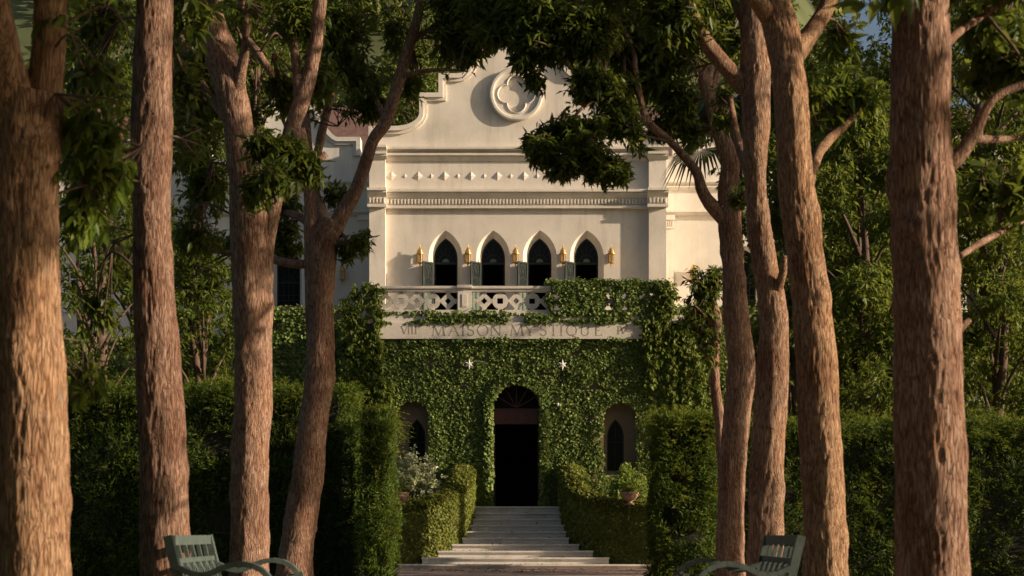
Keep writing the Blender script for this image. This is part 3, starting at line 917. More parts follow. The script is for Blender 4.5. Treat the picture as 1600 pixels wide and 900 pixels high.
# ---- roof with shingles
ry0, rz0, ry1, rz1 = 49.0, 12.6, 53.2, PZ(170, 53.2)
rsl = math.atan2(rz1 - rz0, ry1 - ry0)
rf = MB()
for xa, xb in ((-24, xl), (xr, 24)):
    rf.raw([(xa, ry0, rz0), (xb, ry0, rz0), (xb, ry1, rz1), (xa, ry1, rz1), (xa, ry1 + 4.5, rz0), (xb, ry1 + 4.5, rz0)],
           [(0, 1, 2, 3), (3, 2, 5, 4)])
roof = rf.put('roof', M['shingle'], mansion)
mr = MB().raw([(xl, YF + .4, fz_(215)), (xl, 60, fz_(215)), (0, 60, fz_(120)), (0, YF + .4, fz_(120)), (xr, YF + .4, fz_(215)), (xr, 60, fz_(215))], [(0, 1, 2, 3), (3, 2, 5, 4)])
mr.put('main_roof', M['shingle'], mansion)
sh = MB().box(-.118, .118, -.005, .012, 0, .27).mesh('shingle', M['shingle'])
length = math.hypot(rz1 - rz0, ry1 - ry0)
for xa, xb in ((PX(498, 50.5), PX(583, 50.5)), (PX(1030, 50.5), PX(1075, 50.5)),):
    rows = int(length / .15)
    for r_ in range(3, rows):
        t = r_ * .15
        xx = xa + (.12 if r_ % 2 else 0)
        while xx < xb:
            o = put('shingle', sh, roof, (xx, ry0 + t * math.cos(rsl) + .02 * math.cos(rsl), rz0 + t * math.sin(rsl) + .012 + rnd.uniform(0, .012)),
                    (-(math.pi / 2 - rsl) + .05 + rnd.uniform(-.02, .02), 0, 0))
            xx += .245
for xa, xb in ((PX(583, 52), PX(655, 52)),):          # the strip seen beside the gable shoulder
    for r_ in range(int(length / .15) - 8, int(length / .15)):
        t = r_ * .15
        xx = xa + (.12 if r_ % 2 else 0)
        # shoulder strip belongs to the cross roof behind the parapet
        xx += .245

# ---- ground floor ivy-clad storey either side of the porch
LOW = []
for s in (-1, 1):
    for (a, b, zt_, yy) in ((4.7, 8.4, 7.5, 44.6), (8.4, 18, 6.75, 45.4)):
        x0, x1 = sorted((s * a, s * b))
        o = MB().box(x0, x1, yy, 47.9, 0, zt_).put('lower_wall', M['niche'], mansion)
        LOW.append((x0, x1, yy, zt_))

# ================================================================== IVY
def ivy_geo(P, Nn, seed, L=.09, ratio=.85, droop=.9, jit=.5):
    rng = np.random.default_rng(seed)
    n = len(P)
    d = np.array([0, 0, -1.]) * droop + rng.normal(size=(n, 3)) * jit + Nn * .25
    nn = Nn + np.array([0, 0, .45]) + rng.normal(size=(n, 3)) * .38
    LL = L * rng.uniform(.55, 1.3, n)
    return leaf_geo(P, d, nn, LL, LL * ratio, .1)
def in_poly(x, z, loop):
    c = np.zeros(len(x), bool)
    n = len(loop)
    for k in range(n):
        x1, z1 = loop[k]; x2, z2 = loop[(k + 1) % n]
        if z1 == z2: continue
        hit = ((z1 > z) != (z2 > z)) & (x < (x2 - x1) * (z - z1) / (z2 - z1) + x1)
        c ^= hit
    return c
def ivy_front(name, x0, x1, z0, z1, Y, dens, seed, holes=(), L=.09, mat='ivy', thick=.16, label='', mask=None, parent=None):
    rng = np.random.default_rng(seed)
    n = int((x1 - x0) * (z1 - z0) * dens)
    x = rng.uniform(x0, x1, n); z = rng.uniform(z0, z1, n)
    lump = fbm(np.stack([x * 1.6, z * 1.3, x * 0], 1), seed + 1, 3)
    y = Y - .01 - thick * lump * (.4 + .6 * rng.random(n))
    keep = np.ones(n, bool)
    for h in holes: keep &= ~in_poly(x, z, h)
    keep &= vnoise(np.stack([x * 5, z * 5, x * 0], 1), seed + 3) > .16
    if mask is not None: keep &= mask(x, z, rng)
    P = np.stack([x, y, z], 1)[keep]
    Nn = np.tile(np.array([[0, -1., 0]]), (len(P), 1))
    V, T = ivy_geo(P, Nn, seed + 9, L)
    return V, T
def stuff(name, geos, mat, label, cat):
    g = NP()
    for V, T in geos: g.add(V, None, T)
    o = g.put(name, M[mat])
    return tag(o, label, cat, kind='stuff')
grow = lambda lp, d: [(x + (d if x > np.mean([p[0] for p in lp]) else -d), z + (d if z > np.mean([p[1] for p in lp]) else 0)) for x, z in lp]
doorhole = door_loop(DX, DHW + .02, 0, DZS + .02)
geo = [ivy_front('i', pxl - .05, pxr + .05, .1, pz_(528), YP, 1500, 11, [doorhole] + niches, L=.078)]
rng = np.random.default_rng(3)                        # fringe growing round the door arch
t = rng.uniform(0, math.pi, 2600); rr_ = DHW + rng.uniform(-.03, .22, 2600)
Pa = np.stack([DX + rr_ * np.cos(t), YP - rng.uniform(.0, .18, 2600), DZS + rr_ * np.sin(t)], 1)
geo.append(ivy_geo(Pa, np.tile([[0, -1., 0]], (2600, 1)), 14))
for s in (-1, 1):
    n = 2300
    Pj = np.stack([DX + s * (DHW + rng.uniform(-.03, .2, n)), YP - rng.uniform(-.1, .2, n), rng.uniform(LAND, DZS, n)], 1)
    geo.append(ivy_geo(Pj, np.tile([[-s * .5, -.9, 0]], (n, 1)), 15 + s))
stuff('ivy', geo, 'ivy', 'dense dark ivy covering the porch wall around the black doorway', 'ivy')
# ledge ivy and balustrade ivy
def lm(x, z, r): return vnoise(np.stack([x * 1.5, z * 3, x * 0], 1), 77) > .25
g1 = ivy_front('l', px_(585), px_(1030), pz_(506), pz_(491), YP - .12, 1300, 21, mask=lm, thick=.12)
def tops(x, z, r): return (z < pz_(490) + .22 * (vnoise(np.stack([x * 2, x * 0, x * 0], 1), 5) - .35))
g2 = ivy_front('l', px_(590), px_(1030), pz_(492), pz_(484), YP - .1, 900, 22, mask=tops, thick=.1)
g3 = ivy_front('l', px_(660), px_(1000), pz_(534), pz_(525), YP - .17, 500, 23, mask=lambda x, z, r: z < pz_(531) + .22 * (vnoise(np.stack([x * 3, x * 0, x * 0], 1), 8) - .45), thick=.08)
stuff('ledge_ivy', [g1, g2, g3], 'ivy', 'trailing ivy fringe along the ledge above the engraved inscription', 'ivy')
whites = [(869, 463), (869, 482), (950, 463), (950, 482), (975, 463), (975, 482), (1002, 463)]
def bm_(x, z, r):
    k = x > px_(848) + .35 * vnoise(np.stack([z * 4, x * 0, x * 0], 1), 9) + np.maximum(0, pz_(462) - z) * .35
    for a, b in whites: k &= ((x - px_(a)) / .1) ** 2 + ((z - pz_(b)) / .085) ** 2 > 1
    return k
g4 = ivy_front('b', px_(845), px_(1046), pz_(493), pz_(441), YP - .05, 1500, 24, mask=bm_, thick=.2)
ng = 2600
rng = np.random.default_rng(8)
xt = rng.uniform(px_(852), px_(1046), ng)
zt_ = pz_(447) + .12 * rng.random(ng) + .16 * rng.random(ng) * vnoise(np.stack([xt * 3, xt * 0, xt * 0], 1), 2)
g5 = ivy_geo(np.stack([xt, rng.uniform(by0 - .12, by1 + .1, ng), zt_], 1), np.tile([[0, -.3, 1.]], (ng, 1)), 18)
stuff('balustrade_ivy', [g4, g5], 'ivy', 'ivy smothering the right bay of the balcony balustrade', 'ivy')
# vines hanging at the porch corners
def vine(name, cols, seed, label, mat='vine', L=.13):
    bl = []
    rg = np.random.default_rng(seed)
    for (x, y0_, y1_, wd, dy) in cols:
        for y in np.arange(y0_, y1_, 9.0):
            jx = rg.normal() * wd * .25
            bl.append((P3(x + jx, y, YP + dy), (wd / S(YP), .15, 9 / S(YP)), 14))
    V, T, _ = foliage(bl, seed, L=L, ratio=.5, per=9, gap=.25, droop=1.0, gfreq=1.0)
    o = put(name, mesh_np(name, V, T, M[mat]))
    return tag(o, label, 'vine', kind='stuff')
vine('hanging_vine', [(562, 452, 640, 16, -.14), (585, 446, 500, 18, -.14), (545, 470, 620, 14, -.14), (592, 545, 640, 15, -.14), (575, 520, 650, 20, -.14), (548, 600, 660, 20, -.14), (600, 600, 660, 22, -.14), (590, 500, 545, 10, -.14)], 61,
     'light green vine hanging over the left corner of the porch')
vine('hanging_vine', [(1050, 436, 640, 16, -.14), (1035, 440, 560, 16, -.14), (1022, 470, 600, 14, -.14), (1010, 500, 580, 12, -.14), (1072, 500, 690, 16, -.14), (1090, 560, 690, 14, -.14), (1048, 424, 440, 8, -.14), (1060, 640, 700, 20, -.14)], 62,
     'light green vine hanging over the right corner of the porch')
for k, (x0, x1, yy, zt_) in enumerate(LOW):
    g = ivy_front('w', x0, x1, .1, zt_ + .05, yy, 520 if k % 2 == 0 else 260, 70 + k, L=.12, thick=.2)
    stuff('wall_ivy', [g], 'ivy', ['dark ivy on the lower wall just left of the porch', 'dark ivy on the long lower wall at far left behind the trunks',
                                   'dark ivy on the lower wall just right of the porch', 'dark ivy on the long lower wall at far right behind the trunks'][k], 'ivy')

# ================================================================== STAIRS
stairs = root('staircase', (0, 40.9, 0), 'flight of pale grey marble steps fanning out below the doorway', 'staircase')
HW = [69, 70.5, 71.5, 76, 79, 83, 99, 121, 146, 217]
for k in range(10):
    z1 = LAND - .171 * k
    yf = 42.4 - .32 * k
    hw = HW[k] / S(yf)
    cx = PX(805.5, yf) if k < 9 else PX(808, yf)
    yb = 42.95 if k == 0 else 42.4 - .32 * (k - 1) + .05
    if k == 0: hw += .0
    st = MB().box(cx - hw, cx + hw, yf + .06, (YP + .5 if k == 0 else 42.6), z1 - .171 - .02 if k < 9 else -.05, z1 - .045 - .0002 * k)
    so = st.put('step', M['marble'], stairs)
    if k == 0:
        tm = MB().box(cx - hw - .01, cx + hw + .01, yf, YP - .003, z1 - .045, z1).put('tread', M['marble'], so)
        MB().box(DX - DHW + .003, DX + DHW - .003, YP - .0025, YP + .6, z1 - .045, z1 - .002).put('threshold', M['marble'], so)
    else:
        nt_ = 3
        xs_ = np.linspace(cx - hw - .015, cx + hw + .015, nt_ + 1) + np.array([0, rnd.uniform(-.15, .15), rnd.uniform(-.15, .15), 0])
        for q in range(nt_):
            MB().box(xs_[q] + .002, xs_[q + 1] - .002, yf + rnd.uniform(0, .006), yb, z1 - .045 + .0001 * q, z1 - rnd.uniform(0, .003)).put('tread', M['marble'], so)
# parapets
def parapet(s, label):
    pl = [(1.32, 42.95), (1.33, 42.2), (1.40, 41.4), (1.60, 40.85), (2.0, 40.42), (2.5, 40.15), (3.5, 39.95)]
    zt = [2.66, 2.52, 2.25, 1.98, 1.76, 1.62, 1.53]
    C = np.array([(s * x + .02, y, z) for (x, y), z in zip(pl, zt)])
    Pp, _ = resample(C, np.ones(len(C)), .08)
    rt = root('stair_parapet', (C[3][0], C[3][1], 0), label, 'parapet')
    T_ = nrmz(np.gradient(Pp * np.array([1, 1, 0]), axis=0))
    Nn = np.stack([T_[:, 1], -T_[:, 0], T_[:, 2] * 0], 1) * (-s)      # towards the steps / camera
    if Nn[len(Nn) // 2][1] > 0: Nn = -Nn
    th = .30
    a, b = Pp + Nn * 0, Pp - Nn * th
    n = len(Pp)
    V = np.vstack([a * np.array([1, 1, 0]) + np.array([0, 0, .0]), a - np.array([0, 0, .04]), b - np.array([0, 0, .04]), b * np.array([1, 1, 0])])
    i = np.arange(n - 1)
    Q = np.concatenate([np.stack([i + n * q, i + 1 + n * q, i + 1 + n * (q + 1), i + n * (q + 1)], 1) for q in range(3)])
    ends = np.array([[0, n, 2 * n, 3 * n], [n - 1, 2 * n - 1, 3 * n - 1, 4 * n - 1]])
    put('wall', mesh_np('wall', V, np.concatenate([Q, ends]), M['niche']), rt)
    rg = np.random.default_rng(90 + s)
    m = 12000
    ii = rg.integers(0, n, m)
    zz = rg.random(m) * (Pp[ii, 2] + .03)
    lump = fbm(np.stack([ii * .12, zz * 2.2, zz * 0], 1), 5 + s)
    pos = Pp[ii] * np.array([1, 1, 0]) + Nn[ii] * (.02 + .16 * lump[:, None]) + T_[ii] * rg.uniform(-.04, .04, (m, 1)); pos[:, 2] = zz
    g1 = ivy_geo(pos, Nn[ii], 93, .085)
    m2 = 10000
    ii = rg.integers(0, n, m2)
    wv_ = rg.uniform(-.16, th + .25, (m2, 1)); pos = Pp[ii] - Nn[ii] * wv_; pos[:, 2] += rg.uniform(-.08, .06, m2) + .16 * np.sin(np.pi * np.clip((wv_[:, 0] + .16) / (th + .41), 0, 1))
    g2 = ivy_geo(pos, np.tile([[0, -.2, 1.]], (m2, 1)), 94, .085, droop=.2, jit=.8)
    G = NP(); G.add(g1[0], None, g1[1]); G.add(g2[0], None, g2[1])
    tag(G.put('ivy_cover', M['ivy_y'], rt), kind='stuff')
    return rt
parapet(-1, 'ivy-covered curving parapet on the left of the marble steps')
parapet(1, 'ivy-covered curving parapet on the right of the marble steps')

rg_ = np.random.default_rng(55)
n = 900
fy = rg_.uniform(36, 43, n); fx = rg_.normal(size=n) * 2.0
kk = np.clip(np.floor((42.4 - fy) / .32) + 1, 0, 10).astype(int)
zz = np.where(kk >= 10, .02, LAND - .171 * kk + .006)
ok = np.array([(k >= 10) or abs(x) < HW[k] / S(y) - .1 for x, y, k in zip(fx, fy, kk)])
V, T = leaf_geo(np.stack([fx, fy, zz], 1)[ok], (rg_.normal(size=(n, 3)) * np.array([1, 1, .12]))[ok], (np.array([0, 0, 1.]) + rg_.normal(size=(n, 3)) * .2)[ok], rg_.uniform(.06, .12, n)[ok], .045)
M['dry'] = m_leaf('dry_leaf', (.12, .06, .025), (.22, .12, .045), (.35, .22, .09), .1, .7)
tag(put('fallen_leaves', mesh_np('fallen_leaves', V, T, M['dry'])), 'dry brown leaves fallen on the steps and paving', 'leaves', kind='stuff')
# urns, shrubs, stars
def urn(x, y, z, label, seed):
    rt = root('urn', (x, y, z), label, 'urn', 'urns on the stair parapets')
    pr = [(.13, 0), (.14, .03), (.08, .06), (.075, .10), (.15, .15), (.21, .22), (.225, .26), (.20, .275), (.245, .30), (.25, .335), (.22, .34), (.2, .31)]
    MB().lathe(pr, (x, y, z), 22).put('bowl', M['terra'], rt, smooth=True)
    V, T, _ = foliage([((x, y, z + .40), (.2, .2, .1), 60)], seed, L=.09, ratio=.3, per=7, gap=.0, droop=-.4)
    put('plant_tuft', mesh_np('plant_tuft', V, T, M['ivy_y']), rt)
urn(PX(626, 40.15), 40.05, 1.66, 'terracotta urn with dry tuft on the left stair parapet', 3)
urn(PX(983, 40.15), 40.05, 1.66, 'terracotta urn with dry tuft on the right stair parapet', 4)
def shrub(name, blobs, seed, mat, label, L=.11, per=9, base=None, fl=0):
    c0 = blobs[0][0]
    rt = root(name, (c0[0], c0[1], 0), label, 'shrub')
    V, T, ends = foliage(blobs, seed, L=L, ratio=.55, per=per, gap=.2, droop=.2)
    put('foliage', mesh_np('foliage', V, T, M[mat]), rt)
    g = NP()
    rg = np.random.default_rng(seed)
    E = np.vstack(ends)
    for q in rg.choice(len(E), min(26, len(E)), replace=False):
        p = E[q]
        V, Q, T = tube([(c0[0] + rg.normal() * .08, c0[1] + rg.normal() * .08, 0), ((c0[0] + p[0]) / 2, (c0[1] + p[1]) / 2, p[2] * .55), p], [.022, .016, .006], .15, 6)
        g.add(V, Q, T)
    g.put('stem', M['twig'], rt)
    if fl:
        q = rg.choice(len(E), fl)
        V, T = leaf_geo(np.repeat(E[q], 5, 0) + rg.normal(size=(fl * 5, 3)) * .02, rg.normal(size=(fl * 5, 3)), rg.normal(size=(fl * 5, 3)), .05, .05)
        put('flowers', mesh_np('flowers', V, T, M['white']), rt)
    return rt
def B(px, py, rx, ry, Y, k, rd=None):
    s = S(Y); return (P3(px, py, Y), (rx / s, rd if rd else (rx + ry) / 2 / s, ry / s), k)
shrub('variegated_shrub', [B(640, 742, 44, 40, 41.3, 330), B(668, 765, 24, 26, 41.1, 120), B(612, 765, 28, 34, 41.2, 150)], 41, 'shrub', 'pale variegated shrub behind the left urn', fl=40)
shrub('flowering_shrub', [B(985, 765, 30, 34, 41.3, 230), B(1008, 780, 24, 30, 41.2, 130), B(962, 775, 20, 22, 41.2, 70), B(975, 735, 12, 14, 41.2, 24)], 42, 'shrub2', 'bright green leafy shrub behind the right urn', fl=14)
shrub('leafy_shrub', [B(935, 770, 26, 28, 42.2, 110), B(1030, 815, 20, 50, 41.8, 120)], 43, 'ivy', 'dark low shrub between right parapet and niche window')
shrub('leafy_shrub', [B(697, 775, 22, 26, 42.2, 90), B(590, 800, 24, 60, 41.6, 140)], 44, 'ivy', 'dark low shrub between left parapet and niche window')
def star(px, py, r, label, stretch=1.25):
    c = P3(px, py, YP - .27)
    mb = MB()
    vs = []
    for k in range(12):
        a = math.pi / 2 + math.pi * k / 6
        q = r if k % 2 == 0 else r * .45
        st = stretch if k in (0, 6) else 1
        vs.append((c[0] + q * math.cos(a), c[1], c[2] + q * math.sin(a) * st))
    vs += [(c[0], c[1] - .022, c[2]), (c[0], c[1] + .022, c[2])]
    fs = [(k, (k + 1) % 12, 12) for k in range(12)] + [((k + 1) % 12, k, 13) for k in range(12)]
    mb.raw(vs, fs)
    mb.bar((c[0], c[1] + .04, c[2]), (c[0], YP + .01, c[2]), .03)
    tag(mb.put('star_ornament', M['white']), label, 'star', 'stars on the ivy wall')
star(733, 569, .135, 'white star ornament in the ivy up left of the doorway')
star(879, 570, .135, 'white star ornament in the ivy up right of the doorway')
star(872, 632, .055, 'small faint star ornament beside the right of the door arch', 1.1)

# wall lanterns
def lantern_meshes():
    z = 0
    fr = MB()
    for k in range(6):
        a = math.pi / 3 * k
        x, y = .085 * math.cos(a), .085 * math.sin(a)
        fr.bar((x, y, .13), (x, y, .40), .016)
    fr.lathe([(.03, .10), (.11, .115), (.115, .13), (.09, .135)], (0, 0, 0), 12)
    fr.lathe([(.09, .395), (.125, .40), (.125, .42), (.08, .43)], (0, 0, 0), 12)
    top = MB().lathe([(.082, .432), (.085, .5), (.06, .55), (.03, .58), (.012, .60), (.02, .63), (.006, .70)], (0, 0, 0), 12)
    for k in range(6):
        a = math.pi / 3 * k
        top.bar((.09 * math.cos(a), .09 * math.sin(a), .425), (.09 * math.cos(a), .09 * math.sin(a), .50), .014)
    gl_ = MB().lathe([(.07, .14), (.072, .27), (.07, .39)], (0, 0, 0), 12)
    pd = MB().lathe([(.006, 0), (.02, .03), (.012, .05), (.03, .08), (.05, .10)], (0, 0, 0), 10)
    br = MB().box(-.035, .035, .12, .15, .16, .46).bar((0, .13, .44), (0, .0, .47), .018).bar((0, .13, .2), (0, .02, .12), .018)
    return [('cage', fr.mesh('cage', M['gold'])), ('roof', top.mesh('roof', M['gold'])), ('lantern_glass', gl_.mesh('lantern_glass', M['lampglass'])),
            ('pendant', pd.mesh('pendant', M['gold2'])), ('bracket', br.mesh('bracket', M['gold2']))]
LMS = lantern_meshes()
def lantern(px, pyb, Y, label):
    c = P3(px, pyb, Y - .15)
    rt = root('wall_lantern', c, label, 'lantern', 'gilt wall lanterns')
    for nm, me in LMS: put(nm, me, rt, c).scale = (.88, .88, .95)
for px, lb in ((656, 'gilt wall lantern left of the first pointed window'), (731, 'gilt wall lantern between the first and second pointed windows'),
               (805.5, 'gilt wall lantern between the second and third pointed windows'), (879.5, 'gilt wall lantern between the third and fourth pointed windows'),
               (955, 'gilt wall lantern right of the fourth pointed window')):
    lantern(px, 417, YF, lb)
lantern(535, 443, YW, 'gilt wall lantern in the shade on the left wing')
lantern(1083, 443, YW, 'gilt wall lantern on the right wing half hidden by leaves')

# ================================================================== HEDGES
def hedge(x0, x1, y0, y1, h, dens, seed, label, L=.076, sprig=60, rough=.7):
    rt = root('hedge', ((x0 + x1) / 2, (y0 + y1) / 2, 0), label, 'hedge')
    MB().box(x0 + .22, x1 - .22, y0 + .22, y1 - .15, 0, h - .25).put('light_stop_core', M['core'], rt)  # solid dark box added so no light shines through
    rg = np.random.default_rng(seed)
    Ps, Ns = [], []
    for (kind, area) in (('f', (x1 - x0) * h), ('t', (x1 - x0) * (y1 - y0)), ('l', (y1 - y0) * h), ('r', (y1 - y0) * h)):
        n = int(area * dens * (1 if kind == 'f' else .9))
        u, v = rg.random(n), rg.random(n)
        dep = rg.random(n) ** 1.5 * .34
        if kind == 'f':
            P = np.stack([x0 + u * (x1 - x0), y0 + dep, v * h], 1); N_ = np.tile([[0, -1., 0]], (n, 1))
        elif kind == 't':
            P = np.stack([x0 + u * (x1 - x0), y0 + v * (y1 - y0), h - dep], 1); N_ = np.tile([[0, 0, 1.]], (n, 1))
        elif kind == 'l':
            P = np.stack([x0 + dep, y0 + u * (y1 - y0), v * h], 1); N_ = np.tile([[-1., 0, 0]], (n, 1))
        else:
            P = np.stack([x1 - dep, y0 + u * (y1 - y0), v * h], 1); N_ = np.tile([[1., 0, 0]], (n, 1))
        lump = fbm(P * 1.8, seed + 4, 3)
        P = P + N_ * ((lump - .5) * rough)[:, None]
        keep = (vnoise(P * 4.5, seed + 5) > .3) & (vnoise(P * 1.7, seed + 6) > .2)
        Ps.append(P[keep]); Ns.append(N_[keep])
    P, N_ = np.vstack(Ps), np.vstack(Ns)
    n = len(P)
    flow = np.stack([vnoise(P * 3, seed + 21) - .5, vnoise(P * 3, seed + 22) - .5, vnoise(P * 3, seed + 23) - .2], 1)
    d = N_ * .55 + flow * 1.8 + rg.normal(size=(n, 3)) * .55 + np.array([0, 0, .2])
    LL = L * rg.uniform(.5, 1.4, n)
    V, T = leaf_geo(P, d, N_ + rg.normal(size=(n, 3)) * .6 + np.array([0, 0, .3]), LL, LL * .26, .15)
    G = NP(); G.add(V, None, T)
    # loose feathery sprigs standing out of the clipped face: arching stems set with small leaves
    ns = int((x1 - x0) * (h + 1.5) * sprig)
    q = rg.integers(0, n, ns)
    nt3 = int((x1 - x0) * (y1 - y0 + .4) * sprig * 1.8)  # extra pale shoots give the top its sunlit brightness
    tp = np.where(P[:, 2] > h - .28)[0]
    q = np.concatenate([q, rg.choice(tp, nt3)]); ns = len(q)
    st, sn = P[q], N_[q]
    dirs = nrmz(sn * .8 + rg.normal(size=(ns, 3)) * .55 + np.array([0, 0, .35]))
    ln = rg.uniform(.12, .42, ns)
    k = 18
    t = np.tile(np.linspace(.05, 1, k), ns)
    ii = np.repeat(np.arange(ns), k)
    base = st[ii] + dirs[ii] * (t * ln[ii])[:, None] + np.array([0, 0, -1.]) * (t ** 2 * ln[ii] * .45)[:, None]
    sd = nrmz(np.cross(dirs[ii], rg.normal(size=(ns * k, 3)) * .35 + np.array([0, 0, 1.])))
    sd *= np.where(np.arange(ns * k) % 2 == 0, 1, -1)[:, None]
    V, T = leaf_geo(base, dirs[ii] * .6 + sd, np.array([0, 0, 1.]) + rg.normal(size=(ns * k, 3)) * .3, .055 * rg.uniform(.6, 1.2, ns * k), .013, .1)
    G2 = NP(); G2.add(V, None, T)
    tag(G.put('foliage', M['hedge'], rt), kind='stuff')
    tag(G2.put('young_sunlit_shoots', M['hedge_tip'], rt), kind='stuff')
    return rt
hedge(-8.8, PX(548, 24), 24, 26, PZ(602, 24), 2500, 101, 'tall dark clipped hedge behind the left row of trunks', sprig=46)
hedge(PX(566, 22.6), PX(604, 22.6), 22.6, 24.6, PZ(640, 22.6), 3600, 102, 'short end block of feathery hedge left of the steps', sprig=190, rough=.4)
hedge(PX(1030, 23.4), PX(1125, 23.4), 23.4, 25.2, PZ(648, 23.4), 3400, 103, 'short end block of feathery hedge right of the steps', sprig=190, rough=.4)
hedge(PX(1120, 25), 9.2, 25, 27, PZ(660, 25), 2150, 104, 'long low clipped hedge with bright top behind the right row of trunks', sprig=56)

# ================================================================== TREES
def limb_world(pts, Y, drift=0.0, seed=0):
    out, rad = [], []
    rg = random.Random(seed)
    for k, p in enumerate(pts):
        dy = p[3] if len(p) > 3 else drift * k
        yy = Y + dy
        out.append(P3(p[0], p[1], yy)); rad.append(p[2] * .93 / 2 / S(yy))
    return out, rad
def alley_tree(name, Y, trunk, limbs, blobs, seed, label, group, bark='bark', leafm='leaf', L=.13, fine=False, res=.014, per=10, ratio=.34, gap=.38, droop=.55, stubs=(), gfreq=1.1):
    C, rad = limb_world(trunk, Y)
    # down to the ground with a root flare
    b = C[0]; r0 = rad[0]
    C = [(b[0], Y, -.12), (b[0], Y, .18)] + [c for c in C if c[2] > .35]
    rad = [r0 * 1.45, r0 * 1.16] + [r for r, z in zip(rad, limb_world(trunk, Y)[0]) if z[2] > .35]
    rt = root(name, (b[0], Y, 0), label, 'tree', group)
    ns = int(min(150, max(24, 2 * math.pi * max(rad) / res)))
    V, Q, T = tube(C, rad, res * 1.7, ns, seed, bark=.011, freq=48, lump=.018, knots=14)
    put('trunk', mesh_np('trunk', V, [T, Q], M[bark], True), rt)
    allp = [resample(C, rad, .15)]
    for q, lb in enumerate(limbs):
        c, r = limb_world(lb, Y, 0, seed + q)
        ns = int(min(110, max(12, 2 * math.pi * max(r) / (res * 1.1))))
        V, Q, T = tube(c, r, res * 2, ns, seed + q * 7 + 1, bark=.010, freq=42, lump=.012)
        put('branch', mesh_np('branch', V, [T, Q], M[bark], True), rt)
        allp.append(resample(c, r, .15))
    for q, (a, b_) in enumerate(stubs):                # sawn-off branch stubs
        c, r = limb_world([a, b_], Y)
        V, Q, T = tube(c, r, res * 2, 26, seed + q * 3 + 5, bark=.012, freq=30, lump=.008)
        put('branch_stub', mesh_np('branch_stub', V, [T, Q], M[bark], True), rt)
    PA = np.vstack([p for p, _ in allp])
    if blobs:
        V, T, ends = foliage(blobs, seed, L=L, ratio=ratio, per=per, gap=gap, droop=droop, fine=fine, gfreq=gfreq)
        put('crown', mesh_np('crown', V, T, M[leafm]), rt)
        g = NP()
        rg = np.random.default_rng(seed + 3)
        up = PA[PA[:, 2] > min(2.2, PA[:, 2].max() * .5)]
        for (c, r, k), e in zip(blobs, ends):
            c = np.array(c)
            dd = np.linalg.norm(up - c, axis=1) + .6 * np.maximum(0, up[:, 2] - c[2])
            a = up[np.argmin(dd)]
            md = (a + c) / 2 + rg.normal(size=3) * .12 + np.array([0, 0, .1])
            V, Q, T = tube([a, md, c], [.014, .011, .007], .08, 7, seed, 0, 0, .01)
            g.add(V, Q, T)
            if len(e) == 0: continue
            for q in rg.choice(len(e), min(len(e), 16), replace=False):
                p = e[q]
                m_ = c * .45 + p * .55 + rg.normal(size=3) * .08
                V, Q, T = tube([c if rg.random() < .6 else md, m_, p], [.009, .006, .003], .25, 4)
                g.add(V, Q, T)
        tag(g.put('twigs', M['twig'], rt), kind='stuff')
    return rt

aL, aR = 3.0, 2.75
yL = [FPX * aL / o for o in (755, 548, 419, 345)]
yR = [FPX * aR / o for o in (649, 483, 390, 335)]
def BB(Y, rows, mul=1.0):                                     # rows: px,py,rx,ry,clusters[,dy]
    return [B(r[0], r[1], r[2], r[3], Y + (r[5] if len(r) > 5 else 0), int(r[4] * (mul if r[1] > -40 else 2.2))) for r in rows]

alley_tree('alley_tree', yL[0], [(55, 960, 120), (55, 880, 116), (53, 700, 112), (46, 500, 106), (40, 320, 100), (38, 220, 108), (42, 150, 112)],
    [[(60, 230, 70), (70, 130, 58), (77, 50, 54), (80, -60, 50), (90, -200, 44, .4), (120, -330, 30, .8)], [(30, 240, 74), (15, 150, 70, -.1), (0, 70, 62, -.2), (-18, -20, 56, -.3), (-50, -180, 44, -.3), (-120, -340, 30, 0)],
     [(196, 185, 9, .6), (188, 210, 11, .5), (172, 245, 9, .4)]],
    BB(yL[0], [(140, 30, 60, 60, 90), (160, 110, 54, 56, 80, .2), (145, 200, 48, 55, 66), (170, 260, 40, 44, 40, .3), (125, 320, 26, 60, 34, .4), (140, 590, 24, 36, 20, .8), (205, 60, 36, 40, 26, .3),
               (120, -140, 220, 110, 150), (-60, -300, 260, 130, 150), (220, -260, 200, 110, 110)]),
    201, 'thick forked trunk cut by the left edge, nearest of the left row', 'trees of the left row', 'bark2', 'leaf_l', L=.14, fine=True, res=.016, per=9, gap=.34, ratio=.29, droop=.95)
alley_tree('alley_tree', yL[1], [(258, 960, 84), (258, 880, 82), (257, 740, 79), (250, 600, 75), (241, 450, 68), (236, 300, 64), (238, 150, 66), (242, 0, 60), (244, -160, 54), (250, -300, 44)],
    [[(243, -60, 30), (290, -160, 26, .5), (360, -260, 18, .8)], [(242, -40, 28), (190, -140, 24, -.3), (130, -240, 18, -.5)]],
    BB(yL[1], [(292, 130, 20, 50, 18, 1), (180, 380, 40, 60, 40, 1.2), (150, 470, 40, 50, 34, 1.5), (185, 300, 28, 50, 24, 1), (300, 240, 26, 60, 24, 1.2), (130, 250, 40, 70, 40, 1.5), (300, 20, 40, 70, 40, .8),
               (160, 20, 50, 50, 50, 1.6), (150, 120, 44, 60, 50, 1.8), (250, -140, 240, 110, 190), (360, -260, 220, 120, 150), (120, -260, 200, 110, 120)]),
    202, 'straight dark-sided trunk second from the left edge, behind the left bench', 'trees of the left row', 'bark_dark', 'leaf', L=.14, fine=True, res=.019, per=11, gap=.3)
